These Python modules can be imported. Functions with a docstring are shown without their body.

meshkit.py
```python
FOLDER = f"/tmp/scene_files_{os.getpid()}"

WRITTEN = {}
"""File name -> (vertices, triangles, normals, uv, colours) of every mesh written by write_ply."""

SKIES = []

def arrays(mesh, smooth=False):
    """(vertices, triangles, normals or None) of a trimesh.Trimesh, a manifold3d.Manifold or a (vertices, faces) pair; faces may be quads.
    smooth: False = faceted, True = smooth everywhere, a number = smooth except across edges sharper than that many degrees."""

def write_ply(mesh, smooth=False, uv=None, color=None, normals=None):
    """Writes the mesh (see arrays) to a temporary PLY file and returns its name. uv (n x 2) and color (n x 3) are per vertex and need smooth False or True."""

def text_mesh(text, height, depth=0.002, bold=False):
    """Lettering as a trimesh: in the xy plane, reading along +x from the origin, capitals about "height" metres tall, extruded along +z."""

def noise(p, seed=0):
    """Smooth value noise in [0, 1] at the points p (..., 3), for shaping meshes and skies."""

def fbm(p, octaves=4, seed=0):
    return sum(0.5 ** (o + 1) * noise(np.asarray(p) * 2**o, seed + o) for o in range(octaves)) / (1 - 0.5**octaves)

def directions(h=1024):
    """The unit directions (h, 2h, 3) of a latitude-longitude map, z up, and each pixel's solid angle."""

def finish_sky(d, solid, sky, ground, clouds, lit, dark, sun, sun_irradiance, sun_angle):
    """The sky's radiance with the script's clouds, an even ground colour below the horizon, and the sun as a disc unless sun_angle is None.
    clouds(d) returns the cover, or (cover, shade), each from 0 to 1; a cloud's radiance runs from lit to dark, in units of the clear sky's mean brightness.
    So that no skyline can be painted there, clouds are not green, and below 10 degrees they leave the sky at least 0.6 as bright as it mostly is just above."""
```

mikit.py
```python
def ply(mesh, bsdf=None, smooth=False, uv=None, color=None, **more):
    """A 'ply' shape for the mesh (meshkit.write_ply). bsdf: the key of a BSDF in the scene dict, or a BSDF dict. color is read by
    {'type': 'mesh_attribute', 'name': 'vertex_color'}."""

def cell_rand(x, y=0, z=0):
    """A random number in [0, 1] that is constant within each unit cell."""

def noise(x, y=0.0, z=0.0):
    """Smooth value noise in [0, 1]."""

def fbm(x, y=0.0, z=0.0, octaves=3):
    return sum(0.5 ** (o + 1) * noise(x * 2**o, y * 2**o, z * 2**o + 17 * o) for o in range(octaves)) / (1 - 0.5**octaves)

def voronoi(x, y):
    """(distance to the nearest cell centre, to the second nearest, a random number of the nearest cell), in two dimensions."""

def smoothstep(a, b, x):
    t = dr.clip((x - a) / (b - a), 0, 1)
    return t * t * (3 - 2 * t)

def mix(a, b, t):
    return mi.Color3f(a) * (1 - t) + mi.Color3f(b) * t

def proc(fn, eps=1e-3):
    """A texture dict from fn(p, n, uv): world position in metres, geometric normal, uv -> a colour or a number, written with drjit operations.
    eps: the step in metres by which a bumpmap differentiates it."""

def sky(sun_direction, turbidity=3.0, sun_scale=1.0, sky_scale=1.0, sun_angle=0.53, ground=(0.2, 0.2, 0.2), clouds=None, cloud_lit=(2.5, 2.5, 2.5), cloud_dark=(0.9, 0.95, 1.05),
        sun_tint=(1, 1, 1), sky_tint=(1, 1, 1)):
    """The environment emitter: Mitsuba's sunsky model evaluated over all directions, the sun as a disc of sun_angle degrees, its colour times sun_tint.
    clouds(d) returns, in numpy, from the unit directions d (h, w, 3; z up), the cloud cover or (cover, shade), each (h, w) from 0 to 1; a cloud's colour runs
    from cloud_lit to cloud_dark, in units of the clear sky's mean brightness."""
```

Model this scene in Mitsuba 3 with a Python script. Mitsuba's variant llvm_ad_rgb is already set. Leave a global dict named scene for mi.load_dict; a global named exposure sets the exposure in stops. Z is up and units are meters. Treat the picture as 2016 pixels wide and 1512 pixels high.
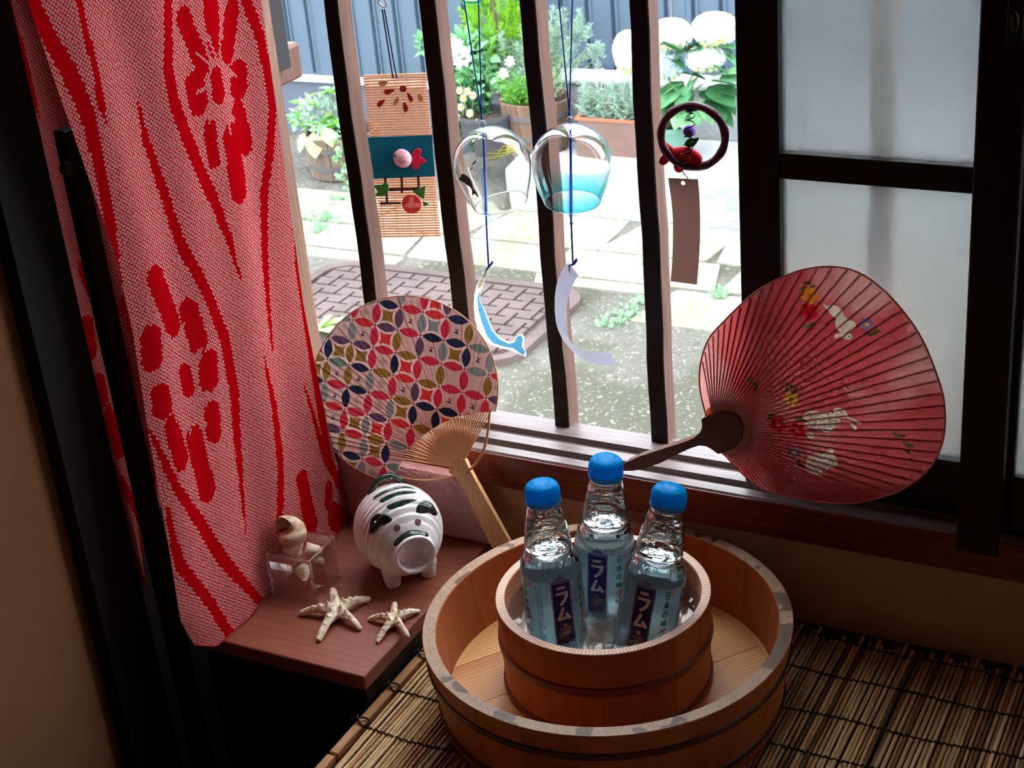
import math, random
import numpy as np, trimesh, shapely, drjit as dr, mitsuba as mi
import mikit, meshkit, manifold3d
from shapely.geometry import Polygon, Point, LineString
from shapely import affinity
from mikit import noise, fbm, voronoi, cell_rand, smoothstep, mix, proc

rng = random.Random(7)
nrng = np.random.default_rng(7)
scene, labels = {'type': 'scene'}, {}

# ------------------------------------------------------------------ camera, sky, exposure
FOC, CX, CY = 3110.0, 1008.0, 756.0
CAM = np.array([0, 0, 1.004])
RW = np.array([[0.88546938, 0.13436137, -0.44484941], [0.45690955, -0.42625823, 0.78072888], [-0.08472092, -0.89456746, -0.4388296]])
M = np.eye(4)
M[:3, 0], M[:3, 1], M[:3, 2], M[:3, 3] = -RW[:, 0], -RW[:, 1], RW[:, 2], CAM
scene['camera'] = {'type': 'thinlens', 'fov': math.degrees(2 * math.atan(1008 / FOC)), 'fov_axis': 'x', 'near_clip': 0.05, 'far_clip': 100.0,
                   'aperture_radius': 0.0011, 'focus_distance': 1.55, 'to_world': mi.ScalarTransform4f(M)}
SUN = [0.45, 0.5, 0.75]
scene['sky'] = mikit.sky(SUN, turbidity=6.0, sun_scale=0.0, sky_scale=1.0, ground=(0.25, 0.25, 0.25),
                         clouds=lambda d: (np.ones(d.shape[:2]) * 0.97, np.clip(0.55 - 0.5 * d[..., 2], 0, 1)),
                         cloud_lit=(1.0, 1.03, 1.07), cloud_dark=(0.8, 0.84, 0.9))
exposure = 6.15

# ------------------------------------------------------------------ helpers
def ray(px, py):
    return RW @ np.array([(px - CX) / FOC, (py - CY) / FOC, 1.0])
def at_y(px, py, Y):
    d = ray(px, py); return CAM + d * (Y / d[1])
def at_z(px, py, Z):
    d = ray(px, py); return CAM + d * ((Z - CAM[2]) / d[2])
def at_x(px, py, X):
    d = ray(px, py); return CAM + d * (X / d[0])

def fresh(k):
    if k not in scene and k not in labels: return k
    i = 1
    while f'{k}_{i:03d}' in scene or f'{k}_{i:03d}' in labels: i += 1
    return f'{k}_{i:03d}'
def thing(name, label, cat, group=None):
    k = fresh(name); labels[k] = {'label': label, 'category': cat}
    if group: labels[k]['group'] = group
    return k
def struct(name, mesh=None, m=None, smooth=30, **kw):
    k = fresh(name); labels[k] = {'kind': 'structure', **kw}
    if mesh is not None: scene[k] = mikit.ply(mesh, m, smooth)
    return k
def part(parent, name, mesh, m, smooth=30, uv=None, label=None, stuff=False, color=None):
    k = fresh(parent + '__' + name)
    if isinstance(mesh, dict): scene[k] = mesh
    else: scene[k] = mikit.ply(mesh, m, smooth, uv=uv, color=color)
    if label or stuff:
        labels[k] = {}
        if label: labels[k]['label'] = label
        if stuff: labels[k]['kind'] = 'stuff'
    return k

def tm(v, f): return trimesh.Trimesh(np.asarray(v, float), np.asarray(f, int), process=False)
def cat(ms): return trimesh.util.concatenate([m for m in ms if m is not None and len(m.faces)])
def box(x0, x1, y0, y1, z0, z1, b=0.0):
    if b <= 0:
        m = trimesh.creation.box(extents=(x1 - x0, y1 - y0, z1 - z0)); m.apply_translation(((x0 + x1) / 2, (y0 + y1) / 2, (z0 + z1) / 2)); return m
    P = []
    for sx in (0, 1):
        for sy in (0, 1):
            for sz in (0, 1):
                c = np.array([(x0, x1)[sx], (y0, y1)[sy], (z0, z1)[sz]]); s = np.array([1 - 2 * sx, 1 - 2 * sy, 1 - 2 * sz]) * b
                for a in range(3):
                    o = s.copy(); o[a] = 0; P.append(c + o)
    return trimesh.convex.convex_hull(np.array(P))
def rot(axis, deg): return trimesh.transformations.rotation_matrix(math.radians(deg), axis)[:3, :3]
def xf(m, R=None, t=(0, 0, 0)):
    m = m.copy(); v = m.vertices
    if R is not None: v = v @ np.asarray(R).T
    m.vertices = v + np.asarray(t); return m
def frame(z, hint=(0, 0, 1)):
    z = np.asarray(z, float); z = z / np.linalg.norm(z); h = np.asarray(hint, float)
    if abs(z @ h) > .95: h = np.array([1., 0, 0])
    x = np.cross(h, z); x /= np.linalg.norm(x); return np.stack([x, np.cross(z, x), z], 1)
def grid_faces(nu, nv, wrap_u=False):
    i, j = np.meshgrid(np.arange(nu if wrap_u else nu - 1), np.arange(nv - 1), indexing='ij')
    i2 = (i + 1) % nu
    a, b, c, d = i * nv + j, i2 * nv + j, i2 * nv + j + 1, i * nv + j + 1
    return np.vstack([np.stack([a, b, c], -1).reshape(-1, 3), np.stack([a, c, d], -1).reshape(-1, 3)])
def tube(P, r, n=8, closed=False):
    P = np.asarray(P, float); N = len(P); r = np.broadcast_to(np.asarray(r, float), (N,))
    if closed: t = np.roll(P, -1, 0) - np.roll(P, 1, 0)
    else: t = np.gradient(P, axis=0)
    t /= np.linalg.norm(t, axis=1, keepdims=True) + 1e-12
    a = np.cross(t[0], [0, 0, 1.] if abs(t[0][2]) < .9 else [1., 0, 0]); A = []
    for k in range(N):
        a = a - t[k] * (a @ t[k]); a /= np.linalg.norm(a) + 1e-12; A.append(a)
    A = np.array(A); B = np.cross(t, A); th = np.arange(n) * 2 * np.pi / n
    V = P[:, None] + r[:, None, None] * (np.cos(th)[None, :, None] * A[:, None] + np.sin(th)[None, :, None] * B[:, None])
    V = V.reshape(-1, 3); F = []
    for k in range(N if closed else N - 1):
        k2 = (k + 1) % N
        for q in range(n):
            q2 = (q + 1) % n; F += [(k * n + q, k * n + q2, k2 * n + q2), (k * n + q, k2 * n + q2, k2 * n + q)]
    if not closed:
        V = np.vstack([V, P[:1], P[-1:]]); e = N * n
        for q in range(n):
            q2 = (q + 1) % n; F += [(e, q2, q), (e + 1, (N - 1) * n + q, (N - 1) * n + q2)]
    return tm(V, F)
def lathe(prof, n=48, closed=False):
    """prof: (r, z) from bottom outside going up; closed joins last to first."""
    p = np.asarray(prof, float); th = np.arange(n) * 2 * np.pi / n
    V = np.stack([p[None, :, 0] * np.cos(th)[:, None], p[None, :, 0] * np.sin(th)[:, None], np.broadcast_to(p[None, :, 1], (n, len(p)))], -1).reshape(-1, 3)
    m = len(p); F = []
    for i in range(n):
        i2 = (i + 1) % n
        for j in range(m if closed else m - 1):
            j2 = (j + 1) % m; a, b, c, d = i * m + j, i2 * m + j, i2 * m + j2, i * m + j2
            if p[j, 0] > 1e-9 or True: F += [(a, b, c), (a, c, d)]
    t = tm(V, F); t.update_faces(t.nondegenerate_faces(height=1e-12)); t.remove_unreferenced_vertices(); return t
def sector(prof, a0, a1, n=4, gap=0.0):
    """a closed profile (r, z) swept from angle a0 to a1 with end caps"""
    p = np.asarray(prof, float); th = np.linspace(a0, a1, n + 1); m = len(p)
    V = np.stack([p[None, :, 0] * np.cos(th)[:, None], p[None, :, 0] * np.sin(th)[:, None], np.broadcast_to(p[None, :, 1], (n + 1, m))], -1).reshape(-1, 3)
    F = []
    for i in range(n):
        for j in range(m):
            j2 = (j + 1) % m; a, b, c, d = i * m + j, (i + 1) * m + j, (i + 1) * m + j2, i * m + j2; F += [(a, b, c), (a, c, d)]
    for k in range(1, m - 1): F += [(0, k, k + 1), (n * m, n * m + k + 1, n * m + k)]
    t = tm(V, F); trimesh.repair.fix_normals(t); return t
def flat(poly):
    """triangulated 2D polygon(s) -> (verts 2d, faces)"""
    vs, fs, o = [], [], 0
    for g in getattr(poly, 'geoms', [poly]):
        if g.is_empty or g.area < 1e-12: continue
        v, f = trimesh.creation.triangulate_polygon(g, engine='earcut'); vs.append(v); fs.append(f + o); o += len(v)
    return np.vstack(vs), np.vstack(fs)
def fine(v, f, e):
    for _ in range(6):
        L = max(np.linalg.norm(v[f[:, i]] - v[f[:, (i + 1) % 3]], axis=1).max() for i in range(3))
        if L <= e: break
        v3 = np.c_[v, np.zeros(len(v))] if v.shape[1] == 2 else v
        v3, f = trimesh.remesh.subdivide_to_size(v3, f, e, max_iter=10); v = v3[:, :v.shape[1]]
    return v, f
def extr(poly, d):
    return cat([trimesh.creation.extrude_polygon(g, d, engine='earcut') for g in getattr(poly, 'geoms', [poly]) if g.area > 1e-12])
def hull_chain(P, r, seg=10):
    out = None
    for k in range(len(P) - 1):
        a = manifold3d.Manifold.sphere(r[k], seg).translate(list(map(float, P[k]))); b = manifold3d.Manifold.sphere(r[k + 1], seg).translate(list(map(float, P[k + 1])))
        h = manifold3d.Manifold.batch_hull([a, b]); out = h if out is None else out + h
    return out
def mtm(m):
    q = m.to_mesh(); return trimesh.Trimesh(np.array(q.vert_properties[:, :3]), np.array(q.tri_verts), process=True)
def smooth_curve(P, n=40, closed=False):
    from scipy.interpolate import splprep, splev
    P = np.asarray(P, float)
    if closed: P = np.vstack([P, P[:1]])
    tck, u = splprep(P.T, s=0, per=closed, k=min(3, len(P) - 1)); return np.array(splev(np.linspace(0, 1, n, endpoint=not closed), tck)).T
def blob(c, r, sub=2):
    m = trimesh.creation.icosphere(subdivisions=sub, radius=1.0); m.vertices = m.vertices * np.asarray(r) + np.asarray(c); return m

# ------------------------------------------------------------------ materials
def lin(r, g, b):
    return [float(((c / 255 + .055) / 1.055) ** 2.4 if c > 10 else c / 255 / 12.92) for c in (r, g, b)]
def rgb(c): return {'type': 'rgb', 'value': list(map(float, c))}
def mat(name, color, rough=.5, two=True, bump=None, bs=.0005, **kw):
    b = {'type': 'principled', 'base_color': color if isinstance(color, dict) else rgb(color), 'roughness': rough, **kw}
    if bump is not None: b = {'type': 'bumpmap', 'arbitrary': proc(bump), 'scale': bs, 'bsdf': b}
    scene[name] = {'type': 'twosided', 'bsdf': b} if two else b
    return name
def thin(name, color, rough=.5, dt=.8, st=0.0, **kw):
    scene[name] = {'type': 'principledthin', 'base_color': color if isinstance(color, dict) else rgb(color), 'roughness': rough, 'diff_trans': dt, 'spec_trans': st, **kw}
    return name
def wood(light, dark, along='x', f=1.0, lines=1.0, knots=0.0):
    def fn(p, n, uv):
        a, b, c = (p.x, p.y, p.z) if along == 'x' else (p.y, p.x, p.z) if along == 'y' else (p.z, p.x, p.y)
        w = fbm(a * 3 * f, b * 28 * f, c * 28 * f, 3)
        s = noise(a * 5 * f, b * 320 * f, c * 320 * f)
        r = dr.abs(dr.sin((b + c * .8 + .03 * w) * 260 * f + w * 5))
        t = dr.clip(.55 * w + .25 * s + .3 * lines * r * r - .15, 0, 1)
        return mix(light, dark, t)
    return proc(fn)

mat('dark_frame', wood(lin(38, 17, 16), lin(24, 10, 10), 'z', 1.0), .5, specular=.3)
mat('dark_frame_x', wood(lin(38, 17, 16), lin(24, 10, 10), 'x', 1.0), .42, specular=.35)
mat('sill_beam', wood(lin(128, 46, 30), lin(66, 22, 14), 'x', 1.2), .33, specular=.5)
mat('black_wood', wood(lin(22, 11, 10), lin(12, 6, 6), 'z', 1.0), .6, specular=.2)
mat('step_wood', wood(lin(146, 80, 62), lin(100, 50, 40), 'x', .8, .5), .42, specular=.45)
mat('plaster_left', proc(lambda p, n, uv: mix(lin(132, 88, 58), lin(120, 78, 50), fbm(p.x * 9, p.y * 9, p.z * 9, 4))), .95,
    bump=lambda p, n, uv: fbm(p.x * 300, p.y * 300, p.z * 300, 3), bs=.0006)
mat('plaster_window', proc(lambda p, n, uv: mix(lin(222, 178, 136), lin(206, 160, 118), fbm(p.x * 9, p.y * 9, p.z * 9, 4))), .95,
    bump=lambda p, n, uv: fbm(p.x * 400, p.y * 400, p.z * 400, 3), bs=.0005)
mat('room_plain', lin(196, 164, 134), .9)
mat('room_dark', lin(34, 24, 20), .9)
mat('black_paint', lin(22, 20, 22), .4)
mat('cushion_cloth', proc(lambda p, n, uv: mix(lin(196, 150, 146), lin(170, 124, 122), fbm(p.x * 150, p.y * 150, p.z * 150, 3))), .95,
    bump=lambda p, n, uv: fbm(p.x * 420, p.y * 420, p.z * 300, 2), bs=.0032)

# ------------------------------------------------------------------ the room
FZ = -0.40
SILL = 0.148
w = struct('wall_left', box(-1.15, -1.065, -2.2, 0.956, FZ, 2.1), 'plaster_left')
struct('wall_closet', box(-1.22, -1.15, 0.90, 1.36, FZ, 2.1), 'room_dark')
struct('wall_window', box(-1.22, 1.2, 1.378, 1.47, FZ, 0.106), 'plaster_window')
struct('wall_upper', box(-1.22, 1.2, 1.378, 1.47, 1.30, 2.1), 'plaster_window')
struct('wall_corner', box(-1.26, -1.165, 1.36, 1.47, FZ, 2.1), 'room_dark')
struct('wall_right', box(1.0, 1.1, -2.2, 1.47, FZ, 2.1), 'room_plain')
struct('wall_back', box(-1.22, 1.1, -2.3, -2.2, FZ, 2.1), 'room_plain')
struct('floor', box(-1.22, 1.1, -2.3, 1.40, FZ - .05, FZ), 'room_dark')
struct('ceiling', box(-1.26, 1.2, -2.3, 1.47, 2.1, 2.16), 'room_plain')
struct('trim_1', box(-1.14, -1.05, 0.956, 1.026, FZ, 2.1, .003), 'black_wood')
# the raised display platform under the mat (its left side drops to the dark floor)
mat('platform_wood', wood(lin(60, 36, 26), lin(36, 20, 15), 'x'), .6)
pk = thing('platform', 'low wooden display platform under the reed mat, below the window', 'platform')
part(pk, 'deck', box(-.812, .95, .62, 1.3765, -.03, -.0068, .002), 'platform_wood')
part(pk, 'skirt', box(-.805, .94, .63, 1.37, FZ, -.03), 'black_wood')

# lattice window: sill with two grooves, bars, jamb, lintel
w1 = struct('window_1')
prof = Polygon([(1.360, .107), (1.360, .146), (1.362, .148), (1.375, .148), (1.3755, .1415), (1.3885, .1415), (1.389, .148), (1.4055, .148), (1.406, .1415), (1.4215, .1415), (1.422, .148), (1.456, .147), (1.470, .138), (1.470, .107)])
sill = extr(prof, 2.30); sill = xf(sill, np.array([[0, 0, 1], [1, 0, 0], [0, 1, 0]]), (-1.165, 0, 0))
mat('sill_wood', wood(lin(126, 113, 113), lin(80, 67, 66), 'x', 1.1, .7), .38, specular=.45)
part(w1, 'sill', sill, 'sill_wood', smooth=20)
part(w1, 'apron', box(-1.165, 1.0, 1.3570, 1.3598, .105, .1465, .001), 'sill_beam')
_weathered, _room_shade = lin(112, 82, 70), lin(24, 11, 10)
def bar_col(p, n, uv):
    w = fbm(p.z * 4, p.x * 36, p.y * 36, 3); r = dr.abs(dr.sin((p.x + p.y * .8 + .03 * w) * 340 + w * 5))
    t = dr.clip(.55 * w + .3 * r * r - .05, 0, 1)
    # indoor shade painted in: room-facing sides coloured darker, all other faces weathered brown
    return dr.select(n.y < -.7, mix(_room_shade, lin(22, 10, 9), t), mix(_weathered, lin(72, 48, 41), t))
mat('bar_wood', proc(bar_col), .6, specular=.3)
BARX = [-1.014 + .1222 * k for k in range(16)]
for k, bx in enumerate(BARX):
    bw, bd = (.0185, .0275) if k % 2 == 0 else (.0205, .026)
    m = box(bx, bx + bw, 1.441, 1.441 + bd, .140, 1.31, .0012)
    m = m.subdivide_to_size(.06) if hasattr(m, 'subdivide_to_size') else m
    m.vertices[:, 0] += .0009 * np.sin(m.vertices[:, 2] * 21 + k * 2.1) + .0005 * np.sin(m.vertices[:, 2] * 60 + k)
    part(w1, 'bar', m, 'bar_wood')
jp = Polygon([(1.36, -1.165), (1.36, -1.100), (1.375, -1.100), (1.3755, -1.106), (1.3885, -1.106), (1.389, -1.100), (1.4055, -1.100), (1.406, -1.106), (1.4215, -1.106), (1.422, -1.1), (1.458, -1.1), (1.458, -1.165)])
jamb = extr(jp, 1.2); jamb = xf(jamb, np.array([[0, 1, 0], [1, 0, 0], [0, 0, 1]]), (0, 0, .12)); trimesh.repair.fix_normals(jamb)
mat('jamb_wood', wood(lin(150, 112, 92), lin(92, 62, 50), 'z', 1.3), .5)
part(w1, 'jamb', jamb, 'jamb_wood', smooth=20)
part(w1, 'lintel', box(-1.165, 1.0, 1.36, 1.47, 1.25, 1.31, .002), 'dark_frame_x')
part(w1, 'outer_strip', box(-1.150, -1.128, 1.480, 1.52, .535, 1.3), 'black_paint')
bl = at_y(540, 95, 1.52); br = at_y(560, 165, 1.52)
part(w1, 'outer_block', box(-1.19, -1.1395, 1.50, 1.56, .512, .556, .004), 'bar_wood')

# frosted sliding sash in the rear groove, and the post in front
scene['frosted'] = {'type': 'principledthin', 'base_color': rgb((.92, .95, .95)), 'roughness': .25, 'spec_trans': .42, 'diff_trans': .0, 'eta': 1.3}
w2 = struct('window_2')
part(w2, 'stile', box(-.518, -.4765, 1.392, 1.416, .1425, 1.25, .0012), 'dark_frame')
part(w2, 'stile', box(-.287, -.245, 1.392, 1.416, .1425, 1.25, .0012), 'dark_frame')
part(w2, 'rail', box(-.4765, -.287, 1.393, 1.415, .1425, .2085, .0012), 'dark_frame_x')
part(w2, 'rail', box(-.4765, -.287, 1.393, 1.415, .4900, .5155, .0012), 'dark_frame_x')
part(w2, 'rail', box(-.4765, -.287, 1.393, 1.415, 1.20, 1.25, .0012), 'dark_frame_x')
part(w2, 'pane', box(-.478, -.286, 1.4035, 1.4055, .207, .491), 'frosted', label='lower frosted pane of the sliding sash')
part(w2, 'pane', box(-.478, -.286, 1.4035, 1.4055, .514, 1.201), 'frosted', label='upper frosted pane of the sliding sash')
struct('trim_2', box(-.2855, -.2445, 1.3555, 1.391, .13, 1.25, .0015), 'dark_frame')
lk = thing('window_latch', 'small black latch fixed high on the dark post beside the frosted window', 'latch')
c = at_y(1998, 40, 1.355)
part(lk, 'plate', box(c[0] - .006, c[0] + .008, 1.3515, 1.3555, c[2] - .022, c[2] + .02, .001), 'black_paint')
part(lk, 'knob', blob((c[0] + .001, 1.349, c[2]), (.004, .004, .009)), 'black_paint')
w3 = struct('window_3')
part(w3, 'stile', box(-.2440, -.238, 1.376, 1.390, .1425, 1.25, .001), 'dark_frame')
part(w3, 'rail', box(-.238, .95, 1.376, 1.390, .1425, .212, .001), 'dark_frame_x')
part(w3, 'rail', box(-.238, .95, 1.376, 1.390, 1.2, 1.25, .001), 'dark_frame_x')
part(w3, 'pane', box(-.2385, .95, 1.3825, 1.3845, .211, 1.201), 'frosted')
for sx in (.12, .5): part(w3, 'muntin', box(sx, sx + .03, 1.376, 1.3822, .212, 1.2, .001), 'dark_frame')

# ------------------------------------------------------------------ outside
GZ = -0.70
def gcol(p, n, uv):
    f1 = fbm(p.x * 2.2, p.y * 2.2, 3, 4); f2 = noise(p.x * 60, p.y * 60, 1.); f3 = noise(p.x * 160, p.y * 160, 5.)
    moss = smoothstep(.48, .62, fbm(p.x * 3.1 + 7, p.y * 3.1, 9, 4))
    base = mix(lin(88, 88, 82), lin(66, 66, 60), f1)
    base = mix(base, lin(52, 54, 39), moss * .75)
    base = mix(base, lin(140, 140, 134), smoothstep(.74, .95, f3) * .5)
    return mix(base, lin(56, 58, 52), smoothstep(.62, .8, f2) * .35)
mat('concrete_rough', proc(gcol), .9, bump=lambda p, n, uv: fbm(p.x * 90, p.y * 90, 0, 3), bs=.006)
def scol(p, n, uv):
    f1 = fbm(p.x * 4, p.y * 4, 3, 4); f2 = noise(p.x * 70, p.y * 70, 1.)
    moss = smoothstep(.55, .7, fbm(p.x * 4.1 + 3, p.y * 4.1, 19, 4))
    base = mix(lin(142, 140, 131), lin(110, 108, 98), f1); base = mix(base, lin(88, 96, 72), moss * .7)
    return mix(base, lin(150, 146, 136), smoothstep(.6, .8, f2) * .4)
mat('slab_stone', proc(scol), .9, bump=lambda p, n, uv: fbm(p.x * 60, p.y * 60, 0, 3), bs=.006)
g = struct('ground', box(-6.5, 1.5, 1.47, 9, GZ - .1, GZ - .006), 'concrete_rough')
gx = np.linspace(-6.5, 1.5, 3)
# stone slabs between the gutter and the concrete apron
rows = [(3.46, 3.70), (3.70, 3.90), (3.90, 4.16)]
for ri, (ya, yb) in enumerate(rows):
    xs = [-4.6]
    while xs[-1] < -.4: xs.append(xs[-1] + rng.uniform(.34, .62))
    for xa, xb in zip(xs[:-1], xs[1:]):
        if ri == 0 and xb > -2.75 and xa < -1.72: 
            if xa > -2.7 and xb < -1.75: continue
            ya2 = 3.625
        else: ya2 = ya
        q = .05
        pts = [(xa + .008 + rng.uniform(-q, q) * .3, ya2 + .006), (xb - .008 + rng.uniform(-q, q) * .3, ya2 + .006 + rng.uniform(0, .012)), (xb - .008 + rng.uniform(-q, q), yb - .006), (xa + .008 + rng.uniform(-q, q), yb - .006)]
        pl = Polygon(pts).buffer(-.01).buffer(.01, quad_segs=2)
        part(g, 'slab', xf(extr(pl, .03), None, (0, 0, GZ - .031 + rng.uniform(-.002, .004))), 'slab_stone', smooth=False)
# manhole cover
mat('cast_iron', proc(lambda p, n, uv: mix(lin(90, 77, 76), lin(62, 51, 50), fbm(p.x * 14, p.y * 14, 2, 4))), .55, specular=.6)
mk = thing('manhole_cover', 'rounded rectangular cast iron cover with woven relief set in the paving', 'manhole cover')
mx0, mx1, my0, my1 = -2.62, -1.77, 3.10, 3.60
rr = shapely.box(mx0, my0, mx1, my1).buffer(-.1).buffer(.1)
part(mk, 'rim', xf(extr(rr.difference(rr.buffer(-.03)), .02), None, (0, 0, GZ - .006)), 'cast_iron')
part(mk, 'lid', xf(extr(rr.buffer(-.037), .012), None, (0, 0, GZ - .006)), 'cast_iron')
tr = []
inner = rr.buffer(-.05)
s = .052
for i in range(-40, 60):
    for j in range(-40, 60):
        x, y = mx0 + i * s, my0 + j * s
        if not (mx0 < x < mx1 and my0 < y < my1): continue
        hor = ((i + j) // 2 + (i - j) // 2) % 2 == 0
        b = shapely.box(x - s * .82, y - s * .3, x + s * .82, y + s * .3) if (i + 2 * j) % 4 < 2 else shapely.box(x - s * .3, y - s * .82, x + s * .3, y + s * .82)
        b = b.buffer(-.006)
        tr.append(b)
tre = shapely.union_all(tr).intersection(inner)
# keep narrow channels between the bars of the woven relief
cut = []
for i in range(-10, 40):
    for j in range(-10, 40):
        x, y = mx0 + i * s, my0 + j * s
        cut.append(shapely.box(x - s * .95, y - .004, x + s * .55, y + .004) if (i + j) % 2 == 0 else shapely.box(x - .004, y - s * .95, x + .004, y + s * .55))
tre = inner.difference(shapely.union_all(cut))
part(mk, 'tread', xf(extr(tre, .012), None, (0, 0, GZ + .006)), 'cast_iron', smooth=False, stuff=True)

# kerb ledge, low wall and metal fence across the lane
mat('ledge_concrete', proc(lambda p, n, uv: mix(mix(lin(152, 157, 160), lin(112, 118, 122), fbm(p.x * 5, p.y * 5, p.z * 5, 4)), lin(150, 148, 140), smoothstep(.55, .75, fbm(p.x * 18, p.y * 18, p.z * 18, 3)) * .6)), .9,
    bump=lambda p, n, uv: fbm(p.x * 60, p.y * 60, p.z * 60, 3), bs=.004)
k = thing('kerb_ledge', 'long pale concrete ledge across the lane carrying the flower pots', 'ledge')
part(k, 'block', box(-2.31, -1.40, 4.165, 4.565, GZ - .03, -.565, .012), 'ledge_concrete')
part(k, 'block', box(-1.395, .6, 4.175, 4.565, GZ - .03, -.565, .012), 'ledge_concrete')
k = thing('low_wall', 'low concrete wall standing between the flower pots and the metal fence', 'wall')
part(k, 'base', box(-2.45, .8, 4.58, 4.70, GZ, -.41, .006), 'ledge_concrete')
part(k, 'cap', box(-2.47, .8, 4.565, 4.70, -.41, -.395, .003), 'ledge_concrete')
mat('fence_steel', proc(lambda p, n, uv: mix(lin(72, 90, 106), lin(66, 83, 99), fbm(p.x * 3, p.z * 3, 0, 3))), .45, specular=.4)
mat('fence_dark', lin(70, 78, 92), .5)
k = thing('metal_fence', 'blue-grey ribbed sheet metal fence across the lane behind the plants', 'fence')
for i in range(16):
    x0 = -6.2 + i * .47; P = []
    for j in range(5):
        xx = x0 + j * .094; P += [(xx, 4.72), (xx + .066, 4.72), (xx + .073, 4.735), (xx + .080, 4.735), (xx + .087, 4.712), (xx + .093, 4.712)]
    P = np.array(P); Q = P[::-1] + [0, .004]
    sh = extr(Polygon(np.vstack([P, Q])), 1.9)
    part(k, 'panel', xf(sh, None, (0, 0, -.47)), 'fence_steel', smooth=15)
part(k, 'bottom_rail', box(-6.2, 1.4, 4.703, 4.716, -.500, -.475), 'ledge_concrete')
part(k, 'footing', box(-6.2, -2.46, 4.72, 4.76, GZ - .02, -.47), 'fence_dark')
part(k, 'top_rail', box(-6.2, 1.4, 4.70, 4.75, 1.42, 1.46), 'fence_steel')
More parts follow.
